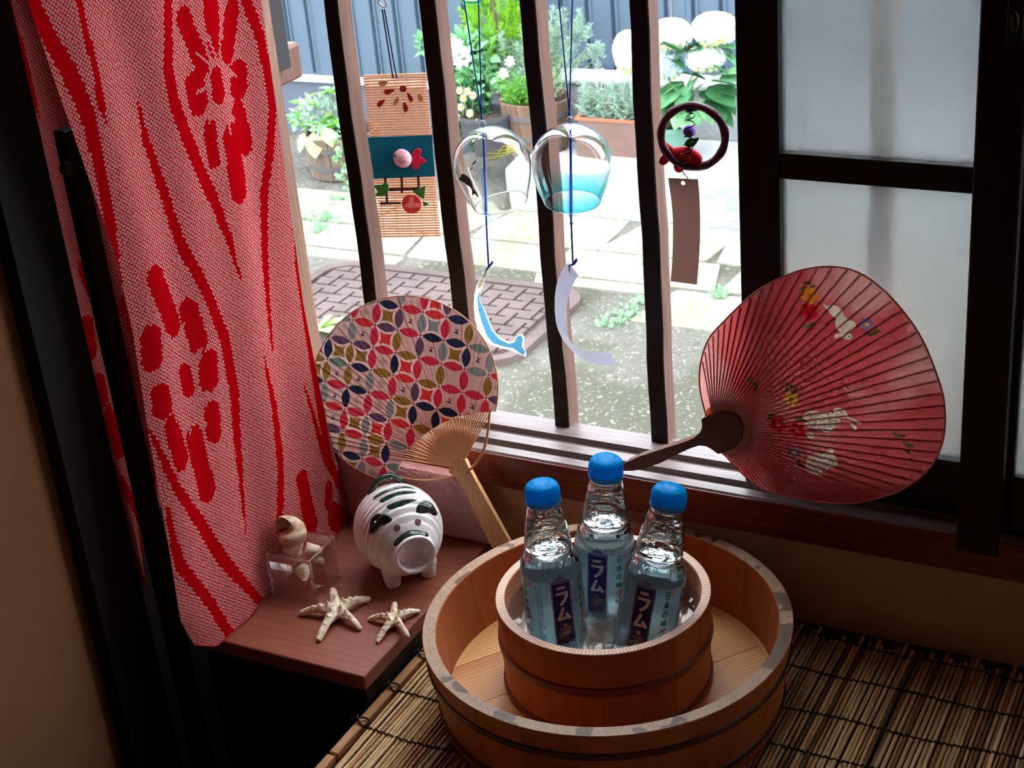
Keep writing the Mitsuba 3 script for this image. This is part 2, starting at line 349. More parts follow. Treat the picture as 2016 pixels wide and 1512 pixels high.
# ------------------------------------------------------------------ plants and pots across the lane
def leafmat(name, c1, c2, dt=.7, f=60):
    return thin(name, proc((lambda A, B: lambda p, n, uv: mix(A, B, noise(p.x * f, p.y * f, p.z * f)))(lin(*c1), lin(*c2))), .5, dt=dt)
leafmat('leaf_fresh', (132, 190, 92), (92, 160, 66)); leafmat('leaf_pale', (196, 222, 150), (150, 200, 110)); leafmat('leaf_deep', (62, 110, 70), (40, 84, 52))
leafmat('leaf_silver', (168, 192, 176), (132, 166, 146)); leafmat('leaf_lime', (156, 204, 58), (112, 176, 40)); leafmat('leaf_hydrangea', (104, 156, 112), (70, 126, 84)); leafmat('leaf_mint', (150, 200, 150), (110, 170, 116))
thin('petal_white', lin(244, 246, 244), .6, dt=.6); thin('petal_green', lin(206, 226, 150), .6, dt=.6); thin('petal_blue', lin(206, 228, 236), .6, dt=.6); thin('petal_cream', lin(240, 238, 190), .6, dt=.6)
mat('petal_yellow', lin(226, 200, 60), .8); mat('stem_green', lin(104, 130, 76), .7); mat('stem_brown', lin(96, 78, 60), .8)
mat('soil', proc(lambda p, n, uv: mix(lin(60, 48, 40), lin(30, 24, 20), noise(p.x * 160, p.y * 160, p.z * 160))), .95)
mat('barrel_wood', proc(lambda p, n, uv: mix(lin(112, 88, 70), lin(70, 54, 45), fbm(p.x * 60, p.y * 60, p.z * 5, 3))), .8)
mat('barrel_old', proc(lambda p, n, uv: mix(lin(112, 98, 84), lin(70, 58, 50), fbm(p.x * 60, p.y * 60, p.z * 5, 3))), .85)
mat('barrel_hoop', lin(72, 72, 74), .5, specular=.5)
mat('terracotta', proc(lambda p, n, uv: mix(lin(106, 84, 74), lin(86, 68, 60), fbm(p.x * 20, p.y * 20, p.z * 20, 3))), .85)
mat('terra_rim', lin(150, 84, 60), .8)
mat('pot_green', lin(86, 126, 112), .45, specular=.4); mat('pot_black', lin(52, 54, 58), .5)
def leaf(L, W, fold=.25, droop=.3, n=5):
    V, F = [], []
    for i in range(n + 1):
        u = i / n; w_ = W * .5 * math.sin(math.pi * min(1, u ** .8)) ** .8 if 0 < i < n else W * .03
        zc = -droop * L * u * u
        V += [(L * u, -w_, zc + fold * w_), (L * u, 0, zc), (L * u, w_, zc + fold * w_)]
    for i in range(n):
        a = 3 * i; F += [(a, a + 3, a + 4), (a, a + 4, a + 1), (a + 1, a + 4, a + 5), (a + 1, a + 5, a + 2)]
    return tm(V, F)
def aim(m, pos, d, roll=0.0):
    d = np.asarray(d, float); d /= np.linalg.norm(d); up = np.array([0, 0, 1.]) if abs(d[2]) < .95 else np.array([0, 1., 0])
    y = np.cross(up, d); y /= np.linalg.norm(y); z = np.cross(d, y); Rm_ = np.stack([d, y, z], 1) @ rot([1, 0, 0], roll); return xf(m, Rm_, pos)
def blades(pos, dirs, L, W, n=2):
    """many narrow leaves as one mesh"""
    base = leaf(1, 1, .2, .15, n); out_v, out_f = [], []
    for i, (p_, d_) in enumerate(zip(pos, dirs)):
        b = base.copy(); b.vertices *= [L[i], W[i], L[i]]; b = aim(b, p_, d_, rng.uniform(-60, 60)); out_v.append(b.vertices); out_f.append(b.faces + i * len(b.vertices))
    return tm(np.vstack(out_v), np.vstack(out_f))
def sph(n, up=0.0):
    d = nrng.normal(size=(n, 3)); d[:, 2] += up; return d / np.linalg.norm(d, axis=1, keepdims=True)
def cloud(c, r, n, Lr, Wr, up=.4, shell=.5):
    d = sph(n, up * .5); rad_ = nrng.uniform(shell, 1, n)[:, None]; P = np.asarray(c) + d * np.asarray(r) * rad_
    dd = d + nrng.normal(0, .5, (n, 3)) + [0, 0, up]
    return blades(P, dd, nrng.uniform(*Lr, n), nrng.uniform(*Wr, n))
def stems_mesh(base, tips, r): return cat([tube(smooth_curve([b, (np.array(b) * .45 + np.array(t) * .55) + [0, 0, .01], t], 6), [r, r, r * .9, r * .8, r * .7, r * .5], 5) for b, t in zip(base, tips)])
def sprigs(base, tips, per, L, W, spread=.9):
    pos, dr_ = [], []
    for b, t in zip(base, tips):
        b, t = np.array(b), np.array(t); ax = t - b; ax = ax / np.linalg.norm(ax)
        for i in range(per):
            u = .15 + .85 * (i + rng.random()) / per; q = nrng.normal(size=3); q -= ax * (q @ ax); q /= np.linalg.norm(q)
            pos.append(b + (t - b) * u); dr_.append(q * spread + ax * (.5 + u * .6))
    n = len(pos); return blades(np.array(pos), np.array(dr_), nrng.uniform(L * .6, L, n), nrng.uniform(W * .7, W, n))
def barrel(name, label, c, rt, rb, h, m, hoops, n=14, soil_z=.9):
    k = thing(name, label, 'planter')
    for i in range(n):
        a0_, a1_ = 2 * math.pi * i / n + .012, 2 * math.pi * (i + 1) / n - .012; dz = rng.uniform(-.003, .003)
        part(k, 'stave', xf(sector([(rb, 0), (rt, h + dz), (rt - .012, h + dz), (rb - .012, 0)], a0_, a1_, 3), None, c), m, smooth=30)
    for u in hoops:
        r0_ = rb + (rt - rb) * u; part(k, 'hoop', xf(lathe([(r0_ - .002, h * u - .009), (r0_ + .003, h * u - .008), (r0_ + .004, h * u + .008), (r0_ - .001, h * u + .009)], 40, True), None, c), 'barrel_hoop')
    part(k, 'soil', xf(extr(Point(0, 0).buffer(rb + (rt - rb) * soil_z - .011, quad_segs=8), .012), None, np.array(c) + [0, 0, h * soil_z - .012]), 'soil')
    return k
LT = -.565
# left: old half barrel with broad leaves
c = np.array([-3.07, 4.36, GZ + .0]); barrel('barrel_planter', 'weathered half-barrel planter on the ground at the far left of the lane', c, .135, .118, .148, 'barrel_old', (.28, .72))
k = thing('leafy_plant', 'bright broad-leaved green plant growing in the left half-barrel planter', 'plant')
ctrs = [at_y(*q, 4.36) for q in ((600, 205), (655, 180), (640, 245), (610, 250), (668, 250), (590, 240))]
bs = [c + [rng.uniform(-.07, .07), rng.uniform(-.04, .04), .135] for _ in ctrs]
part(k, 'stems', stems_mesh(bs, ctrs, .004), 'stem_green', smooth=True)
for ci_, cc_ in enumerate(ctrs):
    for q in range(11):
        a = q * 2.4 + ci_; el = rng.uniform(-.1, .9); d = np.array([math.cos(a) * math.cos(el), math.sin(a) * math.cos(el) - .15, math.sin(el)])
        L = rng.uniform(.045, .066); part(k, 'leaf', aim(leaf(L, L * .52, .3, rng.uniform(.2, .5)), cc_ + nrng.normal(0, .006, 3), d, rng.uniform(-25, 25)), rng.choice(['leaf_fresh', 'leaf_fresh', 'leaf_pale', 'leaf_mint']), smooth=True)
for (p0_, p1_) in (((600, 262), (588, 300)), ((618, 262), (620, 312)), ((640, 252), (655, 288))):
    A, B = at_y(*p0_, 4.24), at_y(*p1_, 4.21); L = np.linalg.norm(B - A); part(k, 'leaf', aim(leaf(L, L * .75, .15, .05), A, B - A, 0), 'leaf_pale', smooth=True)
part(k, 'small_leaves', cloud((-3.1, 4.33, -.50), (.13, .08, .07), 260, (.018, .03), (.008, .013)), 'leaf_silver', smooth=True, stuff=True)
k = thing('ivy_trail', 'small-leaved ivy trailing down beside the left half-barrel planter', 'ivy')
iv = [(664, 275), (670, 295), (664, 310), (676, 325), (672, 345), (682, 362), (678, 375)]
ip_ = [at_y(x_, y_, 4.22) for x_, y_ in iv]; part(k, 'stem', tube(smooth_curve(ip_, 20), .0018, 5), 'stem_green', smooth=True)
part(k, 'leaves', blades([q + nrng.normal(0, .008, 3) for q in ip_ for _ in range(8)], [np.array([rng.uniform(-1, 1), -.6, rng.uniform(-.6, .6)]) for _ in range(56)], [rng.uniform(.014, .022) for _ in range(56)], [rng.uniform(.012, .018) for _ in range(56)], 3), 'leaf_mint', smooth=True, stuff=True)

# middle: black pot with yellow daisies and dark leaves, and the bushes behind it
pc = at_y(958, 238, 4.33); pc[2] = LT
k = thing('black_pot', 'black plastic pot of bare soil at the left end of the concrete ledge', 'pot')
part(k, 'pot', xf(lathe([(.072, 0), (.086, .105), (.092, .106), (.092, .118), (.084, .118), (.083, .10), (.070, .004), (0, .004)], 40), None, pc), 'pot_black', smooth=40)
part(k, 'soil', xf(extr(Point(0, 0).buffer(.0825, quad_segs=8), .008), None, pc + [0, 0, .094]), 'soil')
k = thing('daisy_plant', 'low plant with small yellow-centred daisies beside the black pot', 'plant')
dc = at_y(915, 225, 4.33); fl_ = [(905, 178), (920, 180), (931, 188), (912, 193), (907, 211), (925, 223), (937, 243), (931, 257), (900, 232)]
tips = [at_y(x_, y_, 4.27) for x_, y_ in fl_]
part(k, 'stems', stems_mesh([dc + [rng.uniform(-.03, .03), 0, -.09] for _ in tips], tips, .0018), 'stem_green', smooth=True)
part(k, 'leaves', cat([cloud(dc + [0, .02, 0], (.06, .05, .10), 420, (.02, .035), (.008, .014)), cloud(at_y(905, 240, 4.36), (.05, .04, .06), 200, (.02, .03), (.008, .012))]), 'leaf_deep', smooth=True, stuff=True)
for t_ in tips:
    nm_ = np.array([.25, -.75, .6]); fr = frame(nm_)
    pt = cat([aim(leaf(.0145, .0085, .1, .1, 3), t_, fr @ np.array([math.cos(a), math.sin(a), .15])) for a in np.arange(9) * 2 * math.pi / 9])
    f_ = part(k, 'flower', pt, 'petal_cream', smooth=True, label='pale yellow daisy'); part(f_, 'centre', blob(t_ + nm_ * .003, .0052, 1), 'petal_yellow', smooth=True)
k = thing('broad_bush', 'pale green broad-leaved bush with white blooms against the metal fence', 'bush')
bc_ = at_y(930, 115, 4.46); root = np.array([bc_[0], 4.46, LT])
part(k, 'stems', stems_mesh([root + [rng.uniform(-.03, .03), 0, 0] for _ in range(6)], [bc_ + [rng.uniform(-.1, .1), rng.uniform(-.04, .04), rng.uniform(-.05, .08)] for _ in range(6)], .004), 'stem_green', smooth=True)
part(k, 'leaves', cat([cloud(bc_, (.085, .06, .08), 240, (.04, .06), (.026, .04)), cloud(at_y(940, 165, 4.42), (.07, .05, .07), 160, (.03, .05), (.02, .03))]), 'leaf_mint', smooth=True, stuff=True)
part(k, 'dark_leaves', cat([cloud(at_y(925, 150, 4.46), (.09, .04, .10), 240, (.03, .05), (.016, .026))]), 'leaf_deep', smooth=True, stuff=True)
for px_, py_, r_ in ((905, 112, .034), (895, 92, .02)):
    q0 = at_y(px_, py_, 4.36); part(k, 'bloom', cloud(q0, (r_, r_, r_ * .8), 130, (.014, .02), (.011, .015)), 'petal_white', smooth=True, stuff=True)
st_ = at_y(905, 108, 4.47); en_ = at_y(832, 88, 4.47)
part(k, 'long_stem', tube(smooth_curve([st_, (st_ + en_) / 2 + [0, 0, .03], en_], 10), .002, 5), 'stem_green', smooth=True)
part(k, 'tip_leaves', cloud(en_ + [.01, 0, 0], (.028, .02, .026), 34, (.03, .045), (.016, .024)), 'leaf_mint', smooth=True, stuff=True)
k = thing('conifer', 'yellow-green feathery conifer standing against the metal fence', 'conifer')
cc_ = at_y(975, 40, 4.52); root = np.array([cc_[0], 4.52, LT])
part(k, 'trunk', tube([root, cc_ + [0, 0, .2]], [.012, .005], 7), 'stem_brown', smooth=True)
tb, tt = [], []
for i in range(270):
    zz_ = rng.uniform(-.12, .30); a = rng.uniform(0, 6.28); rr2 = (.115 - .16 * max(0, zz_ - .08)) * math.sqrt(rng.uniform(.25, 1)); b = cc_ + [rr2 * math.cos(a) * .6, rr2 * .5 * math.sin(a), zz_ - .03]; tb.append(b); tt.append(b + np.array([math.cos(a) * .045, math.sin(a) * .02 - .012, rng.uniform(.03, .075)]))
part(k, 'foliage', sprigs(tb, tt, 22, .026, .0045, .55), 'leaf_lime', smooth=True, stuff=True)
k = thing('silver_shrub', 'silvery fern-leaved shrub behind the white flowers in the barrel', 'shrub')
sc_ = at_y(1005, 100, 4.48); root = np.array([sc_[0], 4.47, LT]); tt = [sc_ + np.array([rng.uniform(-.07, .07), rng.uniform(-.04, .02), rng.uniform(-.09, .07)]) for _ in range(34)]
part(k, 'stems', stems_mesh([root + [0, 0, 0]] * 34, tt, .0018), 'stem_green', smooth=True)
part(k, 'foliage', sprigs([t_ + [rng.uniform(-.02, .02), 0, -.07] for t_ in tt], tt, 34, .024, .005, 1.0), 'leaf_silver', smooth=True, stuff=True)

# barrel in the middle with white flowers and a tall silver artemisia
bcn = np.array([-2.335, 4.425, LT])
barrel('barrel_planter', 'brown wooden barrel planter standing on the concrete ledge', bcn, .118, .092, .150, 'barrel_wood', (.22, .70), 15, .86)
k = thing('white_flowers', 'feathery green plant with two white blooms in the wooden barrel', 'plant')
tips = [at_y(1005, 124, 4.37), at_y(992, 148, 4.34)]; bb = [bcn + [-.07, -.01, .13], bcn + [-.08, -.02, .13]]
part(k, 'stems', stems_mesh(bb, tips, .002), 'stem_green', smooth=True)
tt = [at_y(rng.uniform(982, 1045), rng.uniform(140, 196), 4.36) for _ in range(40)]
part(k, 'foliage', sprigs([bcn + [rng.uniform(-.10, .0), rng.uniform(-.05, .02), .12] for _ in tt], tt, 22, .026, .006, .9), 'leaf_fresh', smooth=True, stuff=True)
for t_ in tips:
    pt = []
    for ly in range(4):
        for a in np.arange(8) * 2 * math.pi / 8 + ly * .4:
            el = .15 + ly * .38; fr = frame([.2, -.75, .6]); pt.append(aim(leaf(.021 - ly * .002, .016, .5, -.5, 3), t_, fr @ np.array([math.cos(a) * math.cos(el), math.sin(a) * math.cos(el), math.sin(el)])))
    part(k, 'flower', cat(pt), 'petal_white', smooth=True, label='white ruffled flower')
k = thing('artemisia', 'tall wispy silver-green plant growing from the wooden barrel', 'plant')
tt = [at_y(rng.uniform(1078, 1128), rng.uniform(8, 120), rng.uniform(4.38, 4.48)) for _ in range(26)] + [at_y(rng.uniform(1130, 1176), rng.uniform(15, 60), rng.uniform(4.38, 4.46)) for _ in range(9)] + [at_y(rng.uniform(1160, 1190), rng.uniform(78, 125), 4.36) for _ in range(6)]
bb = [bcn + [rng.uniform(-.01, .05), rng.uniform(-.03, .03), .125] for _ in tt]
part(k, 'stems', stems_mesh(bb, tt, .0014), 'stem_green', smooth=True)
part(k, 'foliage', cat([sprigs(bb, tt, 30, .016, .0032, 1.0), sprigs([np.array(t_) - [0, 0, .05] for t_ in tt], tt, 34, .020, .004, 1.1)]), 'leaf_silver', smooth=True, stuff=True)

# terracotta trough with lavender
k = thing('trough_planter', 'brown rectangular trough planter with a terracotta rim on the ledge', 'planter')
tx0, tx1, ty0, ty1 = -2.150, -1.925, 4.335, 4.495
o_ = manifold3d.Manifold.extrude(manifold3d.CrossSection([np.array([(tx0 + .012, ty0 + .012), (tx1 - .012, ty0 + .012), (tx1 - .012, ty1 - .012), (tx0 + .012, ty1 - .012)])]).offset(.012, manifold3d.JoinType.Round), .112)
i_ = manifold3d.Manifold.extrude(manifold3d.CrossSection([np.array([(tx0 + .018, ty0 + .018), (tx1 - .018, ty0 + .018), (tx1 - .018, ty1 - .018), (tx0 + .018, ty1 - .018)])]).offset(.008, manifold3d.JoinType.Round), .2).translate((0, 0, .006))
part(k, 'box', xf(mtm(o_ - i_), None, (0, 0, LT)), 'terracotta', smooth=30)
ring_ = shapely.box(tx0, ty0, tx1, ty1).buffer(.004).difference(shapely.box(tx0 + .008, ty0 + .008, tx1 - .008, ty1 - .008)); part(k, 'rim', xf(extr(ring_, .007), None, (0, 0, LT + .112)), 'terra_rim')
part(k, 'soil', box(tx0 + .01, tx1 - .01, ty0 + .01, ty1 - .01, LT + .085, LT + .100), 'soil')
k = thing('lavender', 'silvery lavender bush filling the rectangular trough', 'plant')
tt = [at_y(rng.uniform(1140, 1262), rng.uniform(158, 238), rng.uniform(4.33, 4.42)) for _ in range(95)]
bb = [np.array([np.clip(t_[0] + rng.uniform(-.02, .02), tx0 + .02, tx1 - .02), 4.40, LT + .098]) for t_ in tt]
part(k, 'foliage', sprigs(bb, tt, 20, .030, .0055, .9), 'leaf_silver', smooth=True, stuff=True)
fl_ = [at_y(*q, 4.38) for q in ((1186, 138), (1217, 138), (1170, 158), (1200, 152), (1234, 156))]
part(k, 'stems', stems_mesh([bb[i] for i in range(5)], fl_, .0012), 'stem_green', smooth=True)
for q in fl_: part(k, 'bud', blob(q, (.005, .005, .007), 1), 'petal_white', smooth=True)

# hydrangea in a green pot
hc = np.array([-1.845, 4.385, LT])
k = thing('green_pot', 'round grey-green pot holding the white hydrangea', 'pot')
part(k, 'pot', xf(lathe([(.050, 0), (.053, .002), (.066, .088), (.071, .089), (.072, .104), (.066, .104), (.064, .09), (.05, .006), (0, .006)], 44), None, hc), 'pot_green', smooth=40)
part(k, 'soil', xf(extr(Point(0, 0).buffer(.0635, quad_segs=8), .008), None, hc + [0, 0, .088]), 'soil')
k = thing('hydrangea', 'hydrangea with large white flower heads and broad leaves in the green pot', 'hydrangea')
HD = [(1322, 66, .062, .043, 'petal_white'), (1408, 56, .068, .046, 'petal_white'), (1238, 102, .046, .064, 'petal_white'), (1312, 128, .048, .042, 'petal_blue'), (1388, 114, .056, .038, 'petal_white')]
hp3 = [at_y(x_, y_, 4.36 + .02 * (i % 3)) for i, (x_, y_, *_) in enumerate(HD)]
part(k, 'stems', stems_mesh([hc + [rng.uniform(-.02, .02), rng.uniform(-.02, .02), .09] for _ in hp3], [h_ - [0, 0, .02] for h_ in hp3], .0032), 'stem_green', smooth=True)
def head(c, r, rz, n):
    d = sph(n, .25); vs = []
    for q in d:
        pos = np.asarray(c) + q * [r, r * .8, rz]; fr = frame(q + [0, 0, .2])
        for a in range(4): vs.append(aim(leaf(.0125, .0125, .15, .1, 2), pos, fr @ np.array([math.cos(a * 1.571 + q[0] * 9), math.sin(a * 1.571 + q[0] * 9), .25])))
    return cat(vs)
for h_, (x_, y_, r_, rz_, m_) in zip(hp3, HD):
    f_ = part(k, 'flower_head', cat([head(h_, r_, rz_, 190), blob(h_, (r_ * .88, r_ * .70, rz_ * .88), 2)]), m_, smooth=True, label='white round flower head')
    part(f_, 'green_florets', head(h_ - [0, 0, rz_ * .62], r_ * .72, rz_ * .42, 34), 'petal_green', smooth=True)
LV = [((1345, 160), (1300, 205)), ((1350, 165), (1310, 178)), ((1360, 170), (1330, 215)), ((1385, 165), (1350, 200)), ((1395, 170), (1440, 200)), ((1400, 160), (1452, 165)), ((1410, 150), (1450, 135)), ((1405, 95), (1455, 90)), ((1425, 105), (1452, 125)),
      ((1400, 185), (1445, 215)), ((1395, 195), (1425, 228)), ((1380, 195), (1402, 240)), ((1350, 200), (1330, 245)), ((1335, 195), (1305, 240)), ((1300, 95), (1350, 95)), ((1360, 85), (1330, 110)), ((1260, 150), (1290, 175)), ((1290, 160), (1262, 185)), ((1310, 200), (1296, 250)), ((1420, 90), (1442, 108)), ((1365, 205), (1375, 240)), ((1330, 150), (1302, 150)), ((1375, 150), (1352, 178)), ((1412, 172), (1455, 185)), ((1330, 175), (1295, 225)), ((1345, 145), (1385, 150)), ((1420, 150), (1455, 155)), ((1380, 180), (1420, 195)), ((1365, 180), (1340, 230)), ((1400, 130), (1448, 148)), ((1300, 175), (1265, 215)), ((1395, 205), (1440, 240)), ((1310, 110), (1345, 128)), ((1345, 100), (1375, 92)), ((1340, 215), (1355, 252)), ((1320, 165), (1352, 190))]
for i, (a_, b_) in enumerate(LV):
    A, B = at_y(*a_, 4.39 - .02 * (i % 3)), at_y(*b_, 4.31 + .03 * (i % 2)); L = np.linalg.norm(B - A) * 1.12
    part(k, 'leaf', aim(leaf(L, L * rng.uniform(.58, .72), .22, .12, 6), A, B - A, rng.uniform(-35, 35)), rng.choice(['leaf_hydrangea', 'leaf_hydrangea', 'leaf_mint', 'leaf_deep']), smooth=True)

# little weeds in the paving cracks
for i, (px_, py_, n_, r_) in enumerate(((640, 432, 70, .07), (625, 455, 40, .05), (1235, 622, 46, .06), (1205, 640, 24, .04), (1262, 590, 20, .03), (1418, 584, 34, .035), (668, 395, 26, .035), (1270, 520, 16, .025))):
    q0 = at_z(px_, py_, GZ); lab = ['patch of small weeds in the paving near the left half-barrel', 'low weeds in a paving crack just above the manhole cover', 'small green weeds growing in the concrete right of the manhole cover', 'tiny weed sprouts beside the manhole rim', 'tiny green sprouts seen just left of the fourth window bar', 'small green weed on the bare concrete near the window post', 'ragged weed at the foot of the left half-barrel planter', 'tiny moss tuft between the pale slabs below the ledge'][i]
    k = thing('weed', lab, 'weed')
    d = sph(n_, .6); P = q0 + np.c_[nrng.normal(0, r_ * .55, n_), nrng.normal(0, r_ * .45, n_), np.full(n_, .003)]
    part(k, 'leaves', blades(P, np.abs(d) * [1, 1, 1] * np.sign(nrng.normal(size=(n_, 3)) + [0, 0, 9]), nrng.uniform(.014, .028, n_), nrng.uniform(.008, .014, n_)), 'leaf_mint', smooth=True, stuff=True)
k = thing('weed', 'broad-leaved weed at the near edge of the manhole cover, beside the curtain', 'weed')
q0 = at_z(630, 655, GZ)
for (px_, py_) in ((660, 632), (690, 640), (655, 668), (690, 672), (612, 640)):
    B = at_z(px_, py_, GZ + .03); part(k, 'leaf', aim(leaf(np.linalg.norm(B - q0), .05, .2, .1), q0 + [0, 0, .012], B - q0 + [0, 0, .02], 0), 'leaf_pale', smooth=True)
# ------------------------------------------------------------------ step box, cushion, post, curtains
k = thing('wooden_step', 'dark brown wooden step box in the corner carrying the ceramic pig', 'step box')
part(k, 'top', box(-1.022, -.8125, 1.064, 1.355, .022, .04, .0012), 'step_wood')
part(k, 'front', box(-1.020, -.814, 1.066, 1.084, FZ, .022, .001), 'black_wood')
part(k, 'side', box(-.830, -.814, 1.084, 1.353, FZ, .022, .001), 'black_wood')
k = thing('cushion', 'mauve rough-textured cushion standing behind the ceramic pig under the sill', 'cushion')
cu = manifold3d.Manifold.cube((.217, .034, .083)).refine(14)
v = mtm(cu); c0 = np.array([.1085, .017, .0415]); q = (v.vertices - c0) / c0
bul = (1 - np.abs(q[:, 0]) ** 6) * (1 - np.abs(q[:, 2]) ** 6)
v.vertices[:, 1] = c0[1] + q[:, 1] * c0[1] * (.45 + .55 * np.clip(bul, 0, 1))
v.vertices[:, 0] += (v.vertices[:, 2] - .0) * -.66 * np.clip(q[:, 0], 0, 1)
v = xf(v, None, (-1.005, 1.3230, .0405))
part(k, 'cover', v, 'cushion_cloth', smooth=True)
k = thing('display_post', 'short dark wooden post with a round peg, half hidden behind the red curtain', 'post')
part(k, 'upright', box(-1.040, -1.026, 1.028, 1.049, FZ, .615, .0012), 'black_wood')
pp = at_x(124, 333, -1.026)
part(k, 'peg', tube([(-1.0265, pp[1] + .002, pp[2]), (-1.0185, pp[1] + .002, pp[2])], .0065, 12), 'black_paint', label='round peg near the top of the post')

RED = lin(186, 4, 18)
def seg(px1, px2, w1, w2): return (at_x(*px1, -1.0)[1:], at_x(*px2, -1.0)[1:], w1 / 1550, w2 / 1550)
STR = []
def stripe(pts, w):
    n = len(pts)
    ww = w if isinstance(w, (list, tuple)) else [w] * n
    for a in range(n - 1): STR.append(seg(pts[a], pts[a + 1], ww[a], ww[a + 1]))
stripe([(328, -60), (328, 70), (328, 139), (342, 208), (365, 271), (399, 347), (427, 410), (448, 469), (468, 545)], [9, 9, 10, 11, 12, 11, 9, 6, 1])
stripe([(277, 205), (294, 280), (326, 375), (361, 486), (410, 580), (445, 670), (462, 760), (470, 860), (486, 1050)], [2, 6, 8, 9, 10, 11, 10, 9, 1])
stripe([(48, -40), (104, 76), (139, 139), (174, 222), (194, 302), (208, 365), (222, 434), (242, 560), (258, 690)], [9, 12, 13, 12, 9, 8, 8, 6, 3])
stripe([(150, -30), (167, 63), (184, 122), (200, 208), (208, 240)], [4, 5, 6, 6, 1])
stripe([(478, -20), (507, 63), (524, 139), (535, 208), (531, 313), (524, 382), (526, 520), (537, 690)], [9, 9, 9, 9, 8, 8, 8, 2])
stripe([(515, 700), (535, 800), (545, 900), (545, 1000), (540, 1050)], [1, 8, 9, 7, 1])
stripe([(576, 400), (590, 520), (612, 660), (640, 850), (665, 960)], [2, 10, 12, 10, 4])
stripe([(330, 1000), (352, 1110), (410, 1190), (440, 1250)], [2, 9, 9, 9])
stripe([(300, 850), (345, 960), (400, 1040), (440, 1110), (505, 1185)], [2, 8, 11, 11, 8])
stripe([(600, 760), (640, 900), (690, 980)], [1, 9, 12])
def petals(L):
    for a, b, w in L: STR.append(seg(a, b, w * 1.12, w * 1.12))
petals([((361, 35), (397, 128), 14), ((413, -20), (424, 86), 18), ((462, 20), (452, 105), 14), ((383, 172), (388, 198), 20), ((474, 146), (474, 170), 20),
        ((424, 150), (428, 186), 13), ((472, 222), (488, 282), 17), ((454, 270), (468, 372), 20), ((410, 250), (420, 315), 11)])
petals([((305, 545), (342, 640), 17), ((374, 612), (394, 676), 17), ((298, 665), (300, 705), 17), ((412, 715), (413, 745), 19), ((368, 735), (374, 765), 13),
        ((316, 778), (320, 802), 17), ((418, 812), (423, 850), 16), ((336, 838), (356, 905), 15), ((384, 862), (408, 966), 17)])
petals([((590, 945), (603, 1030), 15), ((650, 1015), (690, 1030), 22), ((645, 960), (640, 985), 12), ((560, 1040), (575, 1060), 8)])
DOTROWS = [seg(a, b, 0, 0) for a, b in (((425, 118), (409, 75)), ((432, 112), (441, 20)), ((412, 130), (385, 105)), ((404, 172), (388, 180)), ((455, 140), (470, 150)), ((412, 205), (410, 240)), ((440, 205), (462, 235)), ((440, 215), (452, 262)), ((425, 215), (432, 262)), ((352, 700), (330, 660)), ((360, 690), (366, 640)), ((385, 705), (398, 690)), ((345, 755), (318, 745)), ((395, 770), (418, 780)), ((352, 790), (345, 830)), ((372, 800), (378, 850)), ((388, 790), (405, 835)))]
def shibori(p, n, uv):
    s = .0048
    a, b = (uv.x + uv.y * 1.03) / s, (uv.y * 1.03 - uv.x) / s
    wob = .16 * (noise(uv.x * 45, uv.y * 45, 1.) - .5)
    a += wob; b -= wob
    ia, ib = dr.floor(a), dr.floor(b)
    cx, cy = (ia - ib) * s * .5, (ia + ib + 1) * s * .5 / 1.03
    d = mi.Float(9.)
    for (p0, p1, r0, r1) in STR:
        ex, ey = float(p1[0] - p0[0]), float(p1[1] - p0[1]); L = ex * ex + ey * ey + 1e-12
        t = dr.clip(((cx - float(p0[0])) * ex + (cy - float(p0[1])) * ey) / L, 0, 1)
        dx, dy = cx - float(p0[0]) - t * ex, cy - float(p0[1]) - t * ey
        d = dr.minimum(d, dr.sqrt(dx * dx + dy * dy) - (float(r0) + (float(r1) - float(r0)) * t))
    dl = mi.Float(9.)
    for (p0, p1, r0, r1) in DOTROWS:
        ex, ey = float(p1[0] - p0[0]), float(p1[1] - p0[1]); L = ex * ex + ey * ey + 1e-12
        t = dr.clip(((cx - float(p0[0])) * ex + (cy - float(p0[1])) * ey) / L, 0, 1)
        dx, dy = cx - float(p0[0]) - t * ex, cy - float(p0[1]) - t * ey; dl = dr.minimum(dl, dr.sqrt(dx * dx + dy * dy))
    fa, fb = a - ia - .5, b - ib - .5
    jx = .14 * (cell_rand(ia, ib, 4) - .5); jy = .14 * (cell_rand(ia, ib, 5) - .5)
    fa += jx; fb += jy
    rad = dr.power(dr.power(dr.abs(fa), 3.) + dr.power(dr.abs(fb), 3.), 1 / 3.)
    ring = smoothstep(.42, .37, rad) * smoothstep(.09, .15, rad)
    on = ring * dr.select((d > .0006) | (dl < .0026), 1., 0.) * (.88 + .12 * cell_rand(ia, ib, 9))
    base = mix(RED, lin(168, 4, 18), noise(uv.x * 900, uv.y * 900, 3.))
    return mix(base, lin(206, 156, 154), on)
thin('curtain_cloth', proc(shibori), .9, dt=.18)
def cloth_mesh(yl, yr, zb, ztop, xf_, nu=70, nv=160):
    V, UV = [], []
    for i in range(nu):
        s = i / (nu - 1)
        for j in range(nv):
            t = j / (nv - 1); z0 = zb(s); z = z0 + (ztop - z0) * t ** 1.25
            y = yl(z) + (yr(z) - yl(z)) * s
            V.append((xf_(s, z), y, z)); UV.append((y, z))
    return tm(V, grid_faces(nu, nv)), np.array(UV)
ip = lambda P: (lambda z: float(np.interp(z, [a for a, _ in P], [b for _, b in P])))
yl = ip([(.03, 1.030), (.059, 1.0264), (.0944, 1.0167), (.1813, 1.0248), (.296, 1.0305), (.414, 1.0395), (.495, 1.0382), (.620, 1.017), (.664, 1.0093), (.742, .997), (1.12, .94)])
yr = ip([(.044, 1.333), (.198, 1.316), (.33, 1.307), (.668, 1.310), (1.12, 1.31)])
zb = ip([(0, .058), (.075, .0412), (.15, .0418), (1, .0425)])
